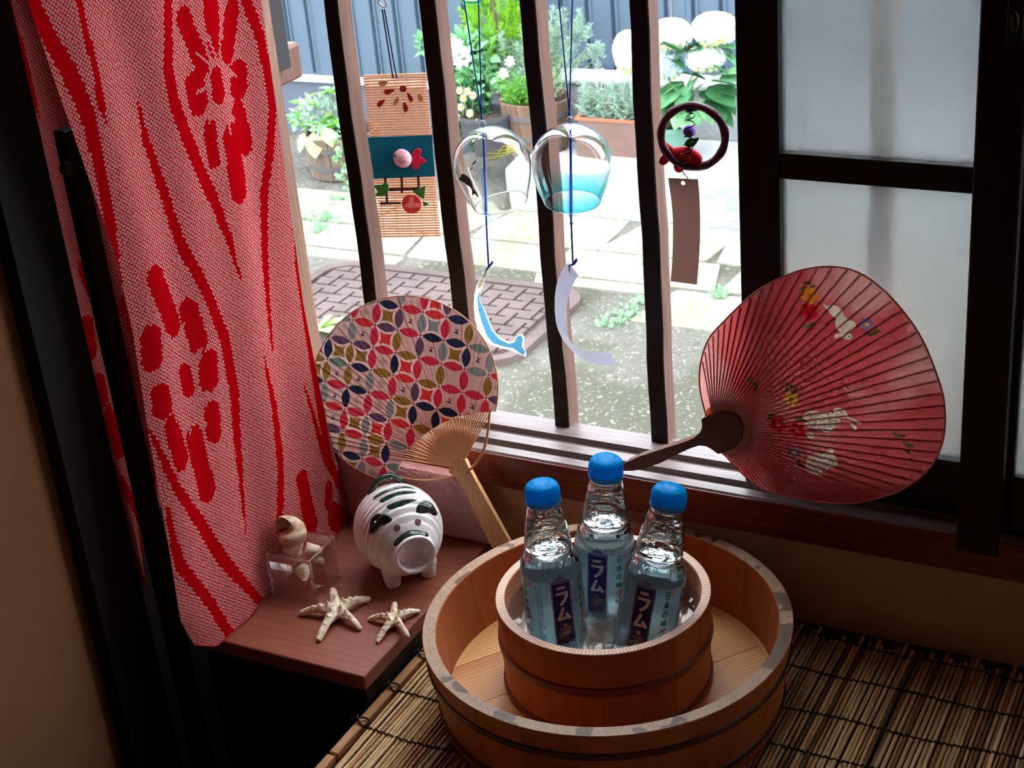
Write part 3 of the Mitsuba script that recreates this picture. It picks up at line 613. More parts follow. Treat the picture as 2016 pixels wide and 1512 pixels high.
def cx_(s, z):
    return -1.000 + .0022 * math.sin(s * 11 + z * 3) * min(1, s * 3) + .0016 * math.sin(s * 23 - z * 5 + 1) - .003 * math.exp(-s * 14) + .012 * math.exp(-(z - .04) / .07) * (.4 + .6 * math.sin(s * 6 + .4) ** 2)
cm, cuv = cloth_mesh(yl, yr, zb, 1.12, cx_)
k = thing('red_curtain', 'bright red tie-dyed curtain with white dots and flower shapes, in front of the dark post', 'curtain')
part(k, 'cloth', cm, 'curtain_cloth', smooth=True, uv=cuv)
part(k, 'rod', tube([(-1.0, .90, 1.125), (-1.0, 1.36, 1.125)], .007, 10), 'black_wood')
def sub_hem():
    P = []
    for i in range(70):
        s = i / 69; z = zb(s); P.append((cx_(s, z) + .0004, yl(z) + (yr(z) - yl(z)) * s, z + .0004))
    return tube(P, .0007, 5)
mat('red_thread', lin(150, 6, 18), .9)
part(k, 'hem', sub_hem(), 'red_thread')
yl2 = ip([(.05, 1.062), (.11, 1.052), (.22, 1.050), (.35, 1.046), (.48, 1.042), (.60, 1.052), (.69, 1.052), (1.12, .98)])
cm2, cuv2 = cloth_mesh(yl2, lambda z: yl2(z) + .03 + .13 * min(1, max(0, (z - .08) / .2)), lambda s: .092 + .10 * s, 1.12, lambda s, z: -1.082 + .004 * math.sin(s * 14 + z * 4), 40, 120)
k = thing('red_curtain', 'shadowed second red dotted curtain hanging behind the dark post at the left', 'curtain')
part(k, 'cloth', cm2, 'curtain_cloth', smooth=True, uv=cuv2)
part(k, 'rod', tube([(-1.082, .96, 1.125), (-1.082, 1.36, 1.125)], .006, 10), 'black_wood')

# ------------------------------------------------------------------ reed mat
REED = ['reed_a', 'reed_b', 'reed_c', 'reed_d', 'reed_e', 'reed_f']
for nm, c1, c2 in (('reed_a', (222, 186, 132), (184, 142, 92)), ('reed_b', (204, 160, 106), (160, 114, 68)), ('reed_c', (172, 118, 70), (120, 74, 42)), ('reed_d', (232, 204, 156), (198, 158, 108)), ('reed_e', (128, 86, 54), (92, 58, 36)), ('reed_f', (196, 172, 136), (154, 128, 92))):
    mat(nm, (lambda A, B: proc(lambda p, n, uv: mix(A, B, smoothstep(.3, .8, noise(p.x * 130, p.y * 14, 2.) * .6 + noise(p.x * 900, p.y * 30, 5.) * .4))))(lin(*c1), lin(*c2)), .5, specular=.4)
mk = thing('reed_mat', 'brown reed mat tied with black cords, spread on the platform under the wooden tubs', 'mat')
def mat_z(x, y): return -.0032 + .0009 * math.sin(x * 31) * math.sin(y * 17)
x = -.7985; nre = 0
while x < .10 and nre < 298:
    r = rng.uniform(.00175, .0024); x += r
    ya, yb = .62, 1.352 + rng.uniform(-.012, .016); yb = min(yb, 1.374)
    ys = np.linspace(ya, yb, 9); ph = rng.uniform(0, 6); amp = rng.uniform(.0002, .0010); br_ = (nre % 3 - 1) * .0009
    P = [(x + amp * math.sin(yy * rng.uniform(9, 11) + ph), yy, mat_z(x, yy) + .0008 * math.sin(yy * 13 + ph) + br_ * .5) for yy in ys]
    part(mk, 'reed', tube(P, r, 6), rng.choice(REED[:1] * 3 + REED[1:2] * 3 + REED), smooth=True)
    x += r + rng.uniform(.0001, .0009); nre += 1
xr = x
mat('cord_black', lin(30, 24, 24), .9)
cy = [at_z(1563, 1225, .006)[1], at_z(1563, 1299, .006)[1], at_z(1563, 1381, .006)[1], at_z(1563, 1463, .006)[1]]
cy += [cy[3] - (cy[2] - cy[3]), cy[3] - 2 * (cy[2] - cy[3])]
for ci, y0 in enumerate(cy):
    xs = np.arange(-.806, xr + .004, .0011); y0 = min(y0, 1.345)
    P = [(xx, y0 + .0035 * math.sin(xx * 9 + ci) + .0016 * math.sin(xx * 41 + ci * 2) + .0006 * math.sin(xx * 700), mat_z(xx, y0) + .0026 + .0009 * math.sin(xx * 1400)) for xx in xs]
    part(mk, 'cord', tube(P, .0009, 5), 'cord_black', smooth=True)
    kn = at_z(0, 0, 0); 
    part(mk, 'knot', tube(smooth_curve([(-.812, y0 - .006, .006), (-.806, y0 + .002, .0065), (-.799, y0 + .004, .003), (-.800, y0 - .004, .0015), (-.807, y0 - .003, .0065), (-.816, y0 + .008, .003), (-.822, y0 + .003, -.001)], 24), .0011, 5), 'cord_black', smooth=True)
mat('lath_bamboo', wood(lin(190, 140, 92), lin(150, 100, 60), 'y', 1.5), .45)
for (ya, yb) in ((.64, .985), (.988, 1.355)):
    part(mk, 'lath', box(-.8115, -.8015, ya, yb, -.0065, .0028, .001), 'lath_bamboo')

# ------------------------------------------------------------------ wooden tub and bucket
def cedar(light, dark, rim, sx, rz):
    def fn(p, n, uv):
        w = fbm(p.x * 26 + sx, p.y * 26, p.z * 2.2, 3); f = noise(p.x * 330 + sx, p.y * 330, p.z * 6)
        base = mix(light, dark, dr.clip(.75 * w + .35 * f - .12, 0, 1))
        stain = smoothstep(.60, .66, fbm(p.x * 42 + sx, p.y * 42, 3., 3))
        fine_ = noise(p.x * 500, p.y * 500, 4.)
        top = mix(mix(rim, [c * .72 for c in rim], fine_), lin(84, 62, 52), stain * .85)
        return mix(base, top, dr.select((n.z > .8) & (p.z > rz), 1., 0.))
    return proc(fn)
TUBM, BUCM = [], []
for i in range(3):
    lt = [(176, 96, 50), (168, 88, 44), (182, 104, 56)][i]; dk = [(132, 62, 30), (122, 55, 27), (142, 72, 36)][i]
    TUBM.append(mat(f'tub_cedar_{i}', cedar(lin(*lt), lin(*dk), lin(176, 146, 118), i * 3.7, .088), .5, specular=.35))
    lt = [(182, 106, 64), (174, 98, 58), (190, 114, 72)][i]; dk = [(142, 74, 42), (132, 66, 38), (150, 82, 48)][i]
    def bc(light, dark, sx):
        def fn(p, n, uv):
            w = fbm(p.x * 34 + sx, p.y * 34, p.z * 2.2, 3); f = noise(p.x * 420 + sx, p.y * 420, p.z * 6)
            base = mix(light, dark, dr.clip(.75 * w + .35 * f - .12, 0, 1))
            th = dr.atan2(p.y - 1.183, p.x + .593)
            rings = dr.abs(dr.sin(th * 95 + 3 * noise(p.x * 30, p.y * 30, 2.)))
            top = mix(lin(236, 206, 180), lin(190, 132, 100), dr.power(rings, 3) * .8)
            return mix(base, top, dr.select((n.z > .8) & (p.z > .11), 1., 0.))
        return proc(fn)
    BUCM.append(mat(f'bucket_cedar_{i}', bc(lin(*lt), lin(*dk), i * 2.3), .5, specular=.35))
mat('hoop_dark', proc(lambda p, n, uv: mix(lin(74, 38, 28), lin(50, 24, 18), noise(p.x * 40, p.y * 40, p.z * 300))), .4, specular=.4)
mat('hoop_red', proc(lambda p, n, uv: mix(lin(120, 44, 34), lin(92, 32, 24), noise(p.x * 40, p.y * 40, p.z * 300))), .35, specular=.5)
def planks(l, d, sx):
    def fn(p, n, uv):
        a, b = p.x * .80 - p.y * .6, p.x * .6 + p.y * .80
        w = fbm(a * 30 + sx, b * 2, 1., 3); r = dr.abs(dr.sin(a * 620 + 6 * w)); st = smoothstep(.55, .75, fbm(a * 14 + sx, b * 1.2, 6., 2))
        return mix(mix(l, d, dr.clip(.4 * w + .5 * r * r, 0, 1)), lin(190, 116, 62), st * .6)
    return proc(fn)
mat('tub_floor_a', planks(lin(232, 182, 118), lin(206, 148, 88), 0.), .45, specular=.4)
mat('tub_floor_b', planks(lin(224, 170, 108), lin(196, 136, 80), 5.), .45, specular=.4)
mat('bucket_floor', planks(lin(240, 230, 212), lin(222, 204, 178), 2.), .5)

TC = np.array([-.5865, 1.1735, 0.0]); BC = np.array([-.593, 1.183, 0.0])
tk = thing('wooden_tub', 'wide shallow wooden tub on the reed mat, stained along its rim', 'tub')
N = 22; a0 = .13
tub_prof = [(.1690, .0), (.1720, .0015), (.1838, .0935), (.1846, .0955), (.1838, .0965), (.1712, .0965), (.1704, .0955), (.1655, .022), (.1650, .0105), (.1600, .0)]
for i in range(N):
    p = sector([(r + rng.uniform(-.0001, .0001), z) for r, z in tub_prof], 2 * math.pi * i / N + a0 + .0006, 2 * math.pi * (i + 1) / N + a0 - .0006, 5)
    part(tk, 'stave', xf(p, None, TC), TUBM[rng.randrange(3)], smooth=30)
for z0, z1 in ((.0655, .0745), (.014, .023)):
    ra, rb = .1720 + .0118 * z0 / .0935, .1720 + .0118 * z1 / .0935
    part(tk, 'hoop', xf(lathe([(ra - .0006, z0), (ra + .0016, z0 + .001), ((ra + rb) / 2 + .0022, (z0 + z1) / 2), (rb + .0016, z1 - .001), (rb - .0006, z1)], 96, closed=True), None, TC), 'hoop_dark', smooth=40)
# bottom boards of the tub, laid side by side
disc = Point(0, 0).buffer(.1652, quad_segs=24)
for i in range(5):
    st = shapely.box(-.2, -.17 + i * .068 + .0004, .2, -.17 + (i + 1) * .068 - .0004)
    pl = affinity.rotate(st, 53, origin=(0, 0)).intersection(disc)
    part(tk, 'bottom_board', xf(extr(pl, .0125), None, TC + [0, 0, .0095]), ('tub_floor_a', 'tub_floor_b')[i % 2], smooth=False)
bk = thing('wooden_bucket', 'small deep wooden bucket standing inside the wide tub, holding water and bottles', 'bucket')
N = 17
bz = .0222
bp = [(.1010, bz), (.1045, bz + .001), (.1073, .1185), (.1078, .1198), (.1070, .1208), (.0985, .1208), (.0976, .1196), (.0955, .036), (.0950, .030), (.0945, bz)]
for i in range(N):
    p = sector(bp, 2 * math.pi * i / N + .3 + .0008, 2 * math.pi * (i + 1) / N + .3 - .0008, 5)
    part(bk, 'stave', xf(p, None, BC), BUCM[rng.randrange(3)], smooth=30)
for z0, z1, e in ((.0705, .0815, .0026), (bz + .001, .0305, .0024)):
    ra, rb = .1045 + .0028 * (z0 - bz) / .0965, .1045 + .0028 * (z1 - bz) / .0965
    part(bk, 'hoop', xf(lathe([(ra - .0005, z0), (ra + e * .8, z0 + .0012), ((ra + rb) / 2 + e, (z0 + z1) / 2), (rb + e * .8, z1 - .0012), (rb - .0005, z1)], 96, closed=True), None, BC), 'hoop_red', smooth=40)
part(bk, 'bottom', xf(extr(Point(0, 0).buffer(.0949, quad_segs=20), .0085), None, BC + [0, 0, .0272]), 'bucket_floor', smooth=False)

# ------------------------------------------------------------------ bottles in water
IOR = 1.345
WZ = .0995
scene['bottle_glass'] = {'type': 'dielectric', 'int_ior': IOR, 'ext_ior': 1.0, 'specular_transmittance': rgb((.93, .985, .99))}
scene['bottle_air'] = {'type': 'dielectric', 'int_ior': 1.0, 'ext_ior': IOR}
scene['bottle_wet'] = {'type': 'thindielectric', 'int_ior': 1.12, 'ext_ior': 1.0, 'specular_transmittance': rgb((.86, .955, .97))}
scene['water'] = {'type': 'dielectric', 'int_ior': IOR, 'ext_ior': 1.0}
scene['cap_blue'] = {'type': 'principledthin', 'base_color': rgb(lin(0, 176, 252)), 'roughness': .16, 'spec_trans': .12, 'diff_trans': .75}
scene['cap_skirt'] = {'type': 'principledthin', 'base_color': rgb(lin(60, 180, 235)), 'roughness': .15, 'spec_trans': .55, 'diff_trans': .6}
for nm, c in (('ink_navy', (44, 48, 140)), ('ink_white', (236, 236, 240)), ('ink_green', (0, 138, 116)), ('ink_red', (226, 66, 66)), ('ink_black', (30, 38, 90)), ('ink_lilac', (130, 132, 214))):
    mat(nm, lin(*c), .6)
G = {'ra': [[(.2, .92), (.8, .92)], [(.08, .62), (.9, .62), (.84, .42), (.66, .2), (.36, 0)]],
     'mu': [[(.48, .95), (.3, .5), (.12, .14), (.86, .22)], [(.62, .5), (.94, .04)]],
     'ne': [[(.46, 1.), (.56, .86)], [(.14, .72), (.82, .72), (.5, .42), (.06, .2)], [(.5, .46), (.5, 0)], [(.58, .42), (.92, .22)]],
     'ni': [[(.2, .03), (.2, .97), (.8, .97), (.8, .03), (.2, .03)], [(.2, .5), (.8, .5)]],
     'hon': [[(.08, .72), (.92, .72)], [(.5, 1), (.5, 0)], [(.5, .72), (.08, .2)], [(.5, .72), (.92, .2)], [(.3, .2), (.7, .2)]],
     'no': [[(.52, .85), (.46, .4), (.28, .15), (.1, .3), (.12, .6), (.35, .85), (.65, .85), (.9, .6), (.85, .25), (.6, .04)]],
     'gu': [[(.4, .98), (.3, .7), (.08, .48)], [(.36, .8), (.78, .8), (.68, .4), (.28, .02)], [(.82, 1), (.87, .88)], [(.94, 1), (.99, .9)]],
     'n': [[(.1, .88), (.38, .7)], [(.08, .08), (.55, .22), (.92, .74)]],
     'ga': [[(.08, .7), (.82, .7), (.74, .1), (.58, .08)], [(.46, .98), (.4, .5), (.1, .02)], [(.84, 1), (.88, .88)], [(.95, 1), (.99, .9)]],
     'ri': [[(.24, .9), (.24, .36)], [(.76, .95), (.76, .42), (.48, 0)]],
     'aji': [[(.08, .3), (.08, .8), (.34, .8), (.34, .3), (.08, .3)], [(.45, .75), (.95, .75)], [(.4, .5), (1, .5)], [(.7, 1), (.7, 0)], [(.68, .48), (.42, .1)], [(.72, .48), (.98, .1)]]}
def glyph(name, x, y, wd, ht, lw):
    return shapely.union_all([LineString([(x + (a - .5) * wd, y + (b - .5) * ht) for a, b in st]).buffer(lw, quad_segs=2, cap_style='flat' if name in ('ra', 'mu', 'ne') else 'round') for st in G[name]])
BR = .0302
BP = [(0, .0), (.024, 0), (.0275, .0012), (.0295, .005), (.0300, .010), (.0302, .03), (.0302, .108), (.0299, .114), (.0290, .120), (.0272, .126), (.0250, .1315), (.0234, .136), (.0230, .139), (.0231, .143), (.0231, .147), (.0223, .154), (.0209, .162), (.0192, .171), (.0173, .180), (.0156, .189), (.0152, .199), (.011, .201), (0, .202)]
IP = [(0, .1305), (.0218, .1305), (.0214, .134), (.0211, .139), (.0212, .146), (.0204, .154), (.0190, .162), (.0173, .171), (.0154, .180), (.0138, .189), (.013, .195), (0, .197)]
def prof_fine(P, n):
    P = np.array(P); z = np.concatenate([[0], np.cumsum(np.hypot(*np.diff(P, axis=0).T))]); t = np.unique(np.concatenate([z, np.linspace(0, z[-1], n)]))
    return np.c_[np.interp(t, z, P[:, 0]), np.interp(t, z, P[:, 1])]
def chaikin(P, it=2):
    P = np.array(P, float)
    for _ in range(it):
        q = np.empty((2 * len(P), 2)); q[0::2] = np.vstack([P[:1], .75 * P[:-1] + .25 * P[1:]]); q[1::2] = np.vstack([.75 * P[:-1] * 0 + .25 * P[:-1] + .75 * P[1:], P[-1:]]); P = q
    return P
def dimple(m, th0, depth=.0042):
    v = m.vertices; th = np.arctan2(v[:, 1], v[:, 0]); r = np.hypot(v[:, 0], v[:, 1])
    for t0, zc, sz, sa, dp in ((th0 - .15, .1550, .0100, .66, depth), (th0 + 2.3, .1550, .0100, .6, depth)):
        da = (th - t0 + np.pi) % (2 * np.pi) - np.pi
        e = np.maximum(0, 1 - (da / sa) ** 2 - ((v[:, 2] - zc) / sz) ** 2); q = 1 - dp * np.minimum(1, 1.6 * e) / np.maximum(r, 1e-6)
        v[:, 0] *= np.where(r > .005, q, 1); v[:, 1] *= np.where(r > .005, q, 1)
    m.vertices = v; return m
CA = math.atan2(-1.2, .6)
holes = []
thin('film_blue', lin(190, 222, 232), .3, dt=.9, st=.74)
def bottle(label, base, top, off):
    base = np.array(base, float); ax = np.array(top, float) - base; ax /= np.linalg.norm(ax)
    Rb = np.stack([np.cross([0, 1, 0], ax), np.cross(ax, np.cross([0, 1, 0], ax)), ax], 1); Rb /= np.linalg.norm(Rb, axis=0)
    k = thing('soda_bottle', label, 'bottle', 'soda bottles with blue caps in the bucket')
    th0 = CA + math.radians(off)
    out = xf(dimple(lathe(prof_fine(chaikin(BP), 110), 72), CA), Rb, base); inn = xf(dimple(lathe(prof_fine(chaikin(IP), 70), 64), CA), Rb, base)
    out = trimesh.Trimesh(out.vertices, out.faces, process=True); inn = trimesh.Trimesh(inn.vertices, inn.faces, process=True)
    for m_ in (out, inn): trimesh.repair.fix_normals(m_)
    up = trimesh.intersections.slice_mesh_plane(out, [0, 0, 1.], [0, 0, WZ]); dn = trimesh.intersections.slice_mesh_plane(out, [0, 0, -1.], [0, 0, WZ])
    sec = out.section(plane_origin=[0, 0, WZ], plane_normal=[0, 0, 1]); holes.append(Polygon(np.array(sec.discrete[0])[:, :2]))
    part(k, 'glass', up, 'bottle_glass', smooth=True)
    part(k, 'submerged_glass', dn, 'bottle_wet', smooth=True)
    part(k, 'air_space', inn, 'bottle_air', smooth=True)
    cap = lathe(np.vstack([[(.0154, .1930)], smooth_curve([(.0170, .1933), (.0174, .1955), (.0175, .1985), (.0170, .2030), (.0152, .2068), (.0115, .2090), (.0062, .2099), (0, .2101)], 40)]), 56)
    part(k, 'cap', xf(cap, Rb, base), 'cap_blue', smooth=True, label='blue plastic cap')
    sk = lathe([(.0156, .1885), (.0172, .1887), (.0179, .1897), (.0176, .1910), (.0173, .1916), (.0177, .1926), (.0173, .1942)], 56)
    part(k, 'cap_ring', xf(sk, Rb, base), 'cap_skirt', smooth=40)
    def wrap(poly, name, m, ang, e, lab=None):
        v, f = flat(poly); v, f = fine(v, f, .0035)
        th = th0 + math.radians(ang) + v[:, 0] / BR; r = BR + e
        V = np.stack([r * np.cos(th), r * np.sin(th), v[:, 1]], -1); t = xf(tm(V, f), Rb, base)
        part(k, name, t, m, smooth=True, label=lab)
    fv_, ff_ = flat(shapely.box(-math.pi * BR, .006, math.pi * BR, .1075)); wrap(shapely.box(-math.pi * BR + .0001, .006, math.pi * BR - .0001, .1135), 'label_film', 'film_blue', 90, .00012, 'translucent pale blue label film')
    for ang in (0, -128):
        zt = .1130
        wrap(shapely.box(-.0104, .022, .0104, zt), 'name_panel', 'ink_navy', ang, .00025, 'navy label panel with white lettering')
        wrap(shapely.box(-.0096, .0230, .0096, zt - .0008).difference(shapely.box(-.0091, .0236, .0091, zt - .0013)), 'panel_line', 'ink_white', ang, .0004)
        wrap(shapely.union_all([glyph('ra', -.0002, .0972, .0142, .0210, .00165), glyph('mu', .0004, .0762, .0142, .0165, .0016), glyph('ne', .0002, .0500, .0148, .0280, .0017)]), 'lettering', 'ink_white', ang, .00045)
        crest = shapely.union_all([Point(x_, z_ + zt - .0665).buffer(r_, quad_segs=3) for x_, z_, r_ in ((-.0064, .0665, .0019), (-.0032, .0668, .0020), (0, .067, .0020), (.0032, .0668, .0020), (.0064, .0665, .0019), (-.0032, .0705, .0019), (0, .0712, .0020), (.0032, .0705, .0019), (0, .0745, .0011))])
        wrap(crest, 'crest', 'ink_lilac', ang, .0005)
        wrap(shapely.union_all([Point(x_, z_ + zt - .0665).buffer(.0008, quad_segs=2) for x_, z_ in ((-.0064, .0665), (-.0032, .0668), (0, .067), (.0032, .0668), (.0064, .0665), (-.0032, .0705), (0, .0712), (.0032, .0705))]), 'crest', 'ink_navy', ang, .00062)
    for ang in (44, -78):
        wrap(shapely.union_all([glyph(g_, 0, z_, .0062, .0080, .0006) for g_, z_ in (('ni', .1065), ('hon', .0960), ('no', .0855), ('aji', .0755))]), 'side_lettering', 'ink_green', ang, .0003)
        wrap(shapely.union_all([glyph(g_, 0, z_, .0068, .0098, .0008) for g_, z_ in (('gu', .0640), ('n', .0530), ('ga', .0420), ('ri', .0305))]), 'side_lettering', 'ink_red', ang, .0003)
        wrap(shapely.union_all([shapely.box(.0054, z_, .0058, z_ + .0006) for z_ in np.arange(.068, .104, .0018)]), 'dotted_line', 'ink_red', ang, .0003)
        wrap(shapely.union_all([Point(.0068, .1090).buffer(.0017).difference(Point(.0068, .1090).buffer(.0011)), LineString([(.0043, .1055), (.0043, .1130)]).buffer(.0004), LineString([(.009, .110), (.0098, .106)]).buffer(.0004)]), 'small_crest', 'ink_red', ang, .0003)
    wrap(shapely.box(-.0056, .0940, .0056, .1090), 'small_panel', 'ink_black', 88, .0003)
    wrap(shapely.union_all([glyph('ra', -.0025, .1018, .0042, .0085, .0005), glyph('mu', .0027, .1012, .0042, .0075, .0005)]), 'lettering', 'ink_white', 88, .00045)
    for ang, n_ in ((88, 4), (-42, 3)):
        ls = []
        for q in range(n_):
            xx = (q - n_ / 2) * .0024
            for z_ in np.arange(.024, .091 if ang > 0 else .107, .0023):
                ls.append(shapely.box(xx - .0006, z_, xx + .0006, z_ + .0016).difference(shapely.box(xx - .0003, z_ + .0004, xx + .0003, z_ + .0012)) if rng.random() < .8 else shapely.box(xx - .0002, z_, xx + .0002, z_ + .0014))
        wrap(shapely.union_all(ls), 'fine_print', 'ink_black', ang, .0003)
bottle('soda bottle with a blue cap, nearest the window, at the back of the bucket', (-.6205, 1.2315, .0362), (-.6035, 1.2315, .239), -16)
bottle('soda bottle with a blue cap, at the left side of the bucket', (-.6375, 1.1655, .0362), (-.6420, 1.1655, .243), 18)
bottle('tilted soda bottle with a blue cap, leaning to the right side of the bucket', (-.5555, 1.1750, .0370), (-.5240, 1.2050, .240), -22)
wk = thing('bucket_water', 'clear water filling the small wooden bucket around the bottles', 'water')
wp = Point(BC[0], BC[1]).buffer(.09735, quad_segs=24)
for h in holes: wp = wp.difference(h)
v, f = flat(wp); v, f = fine(v, f, .0045)
hz = np.zeros(len(v))
for (kx, ky, ph) in ((210, 90, 0), (-120, 190, 1.3), (60, -260, 2.2), (300, 40, .5)): hz += .00016 * np.sin(v[:, 0] * kx + v[:, 1] * ky + ph)
for h in holes:
    dd = np.array([h.exterior.distance(Point(q)) for q in v]); hz += .0012 * np.exp(-dd / .0022); hz *= 1 - np.exp(-dd / .0006) * .0
rad = np.hypot(v[:, 0] - BC[0], v[:, 1] - BC[1]); hz += .0004 * np.exp(-(.09735 - rad) / .002)
wm = tm(np.c_[v, WZ + hz], f)
if wm.face_normals[:, 2].mean() < 0: wm.invert()
part(wk, 'surface', wm, 'water', smooth=True)
# ------------------------------------------------------------------ ceramic pig
mat('pig_glaze', proc(lambda p, n, uv: mix(lin(240, 236, 236), lin(228, 222, 224), noise(p.x * 120, p.y * 120, p.z * 120))), .22, specular=.5, clearcoat=.5)
mat('pig_green', proc(lambda p, n, uv: mix(lin(38, 74, 54), lin(20, 34, 28), smoothstep(.3, .7, noise(p.x * 220, p.y * 220, p.z * 220)))), .12, specular=.6, clearcoat=.8)
mat('pig_dark', lin(22, 30, 28), .1, specular=.6, clearcoat=.8)
mat('pig_hole', lin(92, 50, 58), .8)
PC = np.array([-.877, 1.2525, .0955]); PF = np.array([.77, -.63, 0]); PF /= np.linalg.norm(PF); PU = np.array([0, 0, 1.]); PL = np.cross(PU, PF)
def pig_r(t):
    e = .0490 * math.sqrt(max(0.0, 1 - (t / .0525) ** 2)); s = .0232 if t > 0 else 0
    e = e if e > s + .002 else s + .002 * math.exp((e - s - .002) / .004)
    return e + .0008 * math.sin(2 * math.pi * t / .0066) * (1 if t < .040 else 0)
def pig_shift(t): s = min(1, max(0, (t - .015) / .035)); return -.0075 * s * s * (3 - 2 * s)
def pig_pt(t, phi, e=0.0, r=None):
    rr = (pig_r(t) if r is None else r) + e
    return PC + PF * t + PL * rr * math.sin(phi) + PU * (rr * math.cos(phi) + pig_shift(t))
pk = thing('ceramic_pig', 'white ridged ceramic pig with a wide open mouth and green-black painted ears', 'pig ornament')
ts = list(np.linspace(-.0385, .0525, 106)); nphi = 72
ring = [(t, max(pig_r(t), .0002)) for t in ts] + [(.0533, .0229), (.0536, .0212), (.0530, .0195), (.0515, .0186), (.046, .0182), (.036, .0195), (.02, .030), (.0, .036), (-.02, .0365), (-.030, .0345), (-.0372, .0290)]
V = [pig_pt(t, 2 * math.pi * a / nphi, 0, r) for a in range(nphi) for t, r in ring]
gf = grid_faces(nphi, len(ring), True); nr_ = len(ring); gf = np.vstack([gf] + [[(a * nr_ + nr_ - 1, ((a + 1) % nphi) * nr_ + nr_ - 1, ((a + 1) % nphi) * nr_), (a * nr_ + nr_ - 1, ((a + 1) % nphi) * nr_, a * nr_)] for a in range(nphi)]); body = tm(V, gf); trimesh.repair.fix_normals(body)
part(pk, 'body', body, 'pig_glaze', smooth=50)
legs = []
for lt, ls in ((.024, -.021), (.024, .021), (-.026, -.021), (-.026, .021)):
    c = PC + PF * lt + PL * ls
    legs.append(xf(lathe(chaikin([(0, 0), (.0072, 0), (.0088, .0012), (.0098, .012), (.0125, .024), (.010, .034), (0, .036)], 2), 20), None, (c[0], c[1], .0402)))
for l in legs: part(pk, 'leg', l, 'pig_glaze', smooth=50)
def pig_patch(name, pts, m, h=.0013, lab=None):
    pl = Polygon([(t, math.radians(ph) * .044) for t, ph in pts]); c = smooth_curve(np.array(pl.exterior.coords)[:-1], 44, True); pl = Polygon(c).buffer(0)
    v, f = flat(pl); v, f = fine(v, f, .0022); out = []
    for t, q in v:
        d = pl.exterior.distance(Point(t, q)); e = h * (1 - math.exp(-d / .0012)) - .0002
        out.append(pig_pt(min(t, .0524), q / .044, e))
    return part(pk, name, tm(out, f), m, smooth=True, label=lab)
EAR = [(.0242, 65), (.0215, 55), (.0190, 44), (.0212, 33), (.0256, 25), (.0312, 21), (.0316, 35), (.0296, 46), (.0280, 60)]
for sg in (-1, 1):
    e = pig_patch('ear', [(t, sg * ph) for t, ph in EAR], 'pig_dark', .004, 'green-black painted ear')
    c = pig_pt(.0262, math.radians(sg * 44), .0042)
    part(e, 'dot', blob(c, .0013), 'pig_glaze')
    c = pig_pt(.0390, math.radians(sg * 22), .0002)
    nn = pig_pt(.0390, math.radians(sg * 22), .01) - pig_pt(.0390, math.radians(sg * 22), 0) + PF * .008; nn /= np.linalg.norm(nn)
    m = lathe([(0, .0004), (.0033, .0004), (.0036, .0001), (.0036, -.001)], 20); part(pk, 'eye', xf(m, frame(nn), c + nn * .0004), 'pig_hole', label='dark pink eye hole')
for t0, l in ((-.0030, 36), (.0075, 30), (.0198, 26)):
    pig_patch('stripe', [(t0, -l * .8), (t0 - .002, -l * .45), (t0 - .0022, 0), (t0 - .0020, l * .5), (t0 + .001, l), (t0 + .0042, l * .45), (t0 + .0054, 0), (t0 + .0050, -l * .45), (t0 + .0026, -l * .78)], 'pig_green', .0012, 'green painted stripe')
    part(pk, 'vent_hole', blob(pig_pt(t0 + .002, .06, .001), (.0012, .0012, .0012), 1), 'pig_hole')
pig_patch('lip_stripe', [(.0462, -54), (.0440, -28), (.0436, 0), (.0440, 28), (.0462, 54), (.0478, 50), (.0494, 26), (.0499, 0), (.0494, -26), (.0478, -50)], 'pig_green', .0016, 'green painted band above the mouth')
hp = [pig_pt(-.024, math.radians(a), -.002 + .0125 * math.sin(math.pi * (a + 27) / 54) ** .8) + PF * .001 for a in np.linspace(-27, 27, 22)]
part(pk, 'top_loop', tube(hp, .0036, 10), 'pig_green', smooth=True, label='glossy green loop on its back')
part(pk, 'dot', blob(pig_pt(-.0205, .1, .0085), .0013), 'pig_glaze')

# ------------------------------------------------------------------ starfish
mat('starfish_skin', proc(lambda p, n, uv: mix(lin(244, 232, 208), lin(196, 164, 124), smoothstep(.35, .75, fbm(p.x * 160, p.y * 160, p.z * 160, 3)) * .8)), .85,
    bump=lambda p, n, uv: dr.abs(dr.sin(p.x * 1500)) * dr.abs(dr.sin(p.y * 1500)) + noise(p.x * 500, p.y * 500, p.z * 500), bs=.0008)
def starfish(label, cpx, tips, r0, rt, zc):
    k = thing('starfish', label, 'starfish', 'dried starfish on the wooden step')
    c = at_z(*cpx, zc); out = None
    for tp in tips:
        e = at_z(*tp, .0455); d = e - c; n_ = 6; P, R_ = [], []
        for q in range(n_ + 1):
            u = q / n_; h = zc - .040; r = r0 * (1 - u) + rt * u
            P.append((c[0] + d[0] * u, c[1] + d[1] * u, .0402 + r * .95 + (.004 * math.sin(math.pi * u) if q else .002))); R_.append(r * (1 + .12 * math.sin(u * 9)))
        m = hull_chain(P, R_, 16); out = m if out is None else out + m
    m = mtm(out.refine_to_length(.0014)); m = trimesh.smoothing.filter_taubin(m, lamb=.5, nu=.52, iterations=8)
    for tp in tips:
        e = at_z(*tp, .0455); a, b = (e - c)[:2]
        for u, hh in ((.24, 1.), (.46, .6), (.66, .35)):
            dd = np.hypot(m.vertices[:, 0] - c[0] - a * u, m.vertices[:, 1] - c[1] - b * u); top_ = m.vertices[:, 2] > .0415 + r0 * .5
            m.vertices[:, 2] += np.where(top_, hh * r0 * .75 * np.exp(-(dd / (r0 * .33)) ** 2), 0)
    v = m.vertices; nn = m.vertex_normals
    m.vertices = v + nn * ((meshkit.noise(v * 620, 3) - .5) * .0011)[:, None]
    part(k, 'body', m, 'starfish_skin', smooth=True)
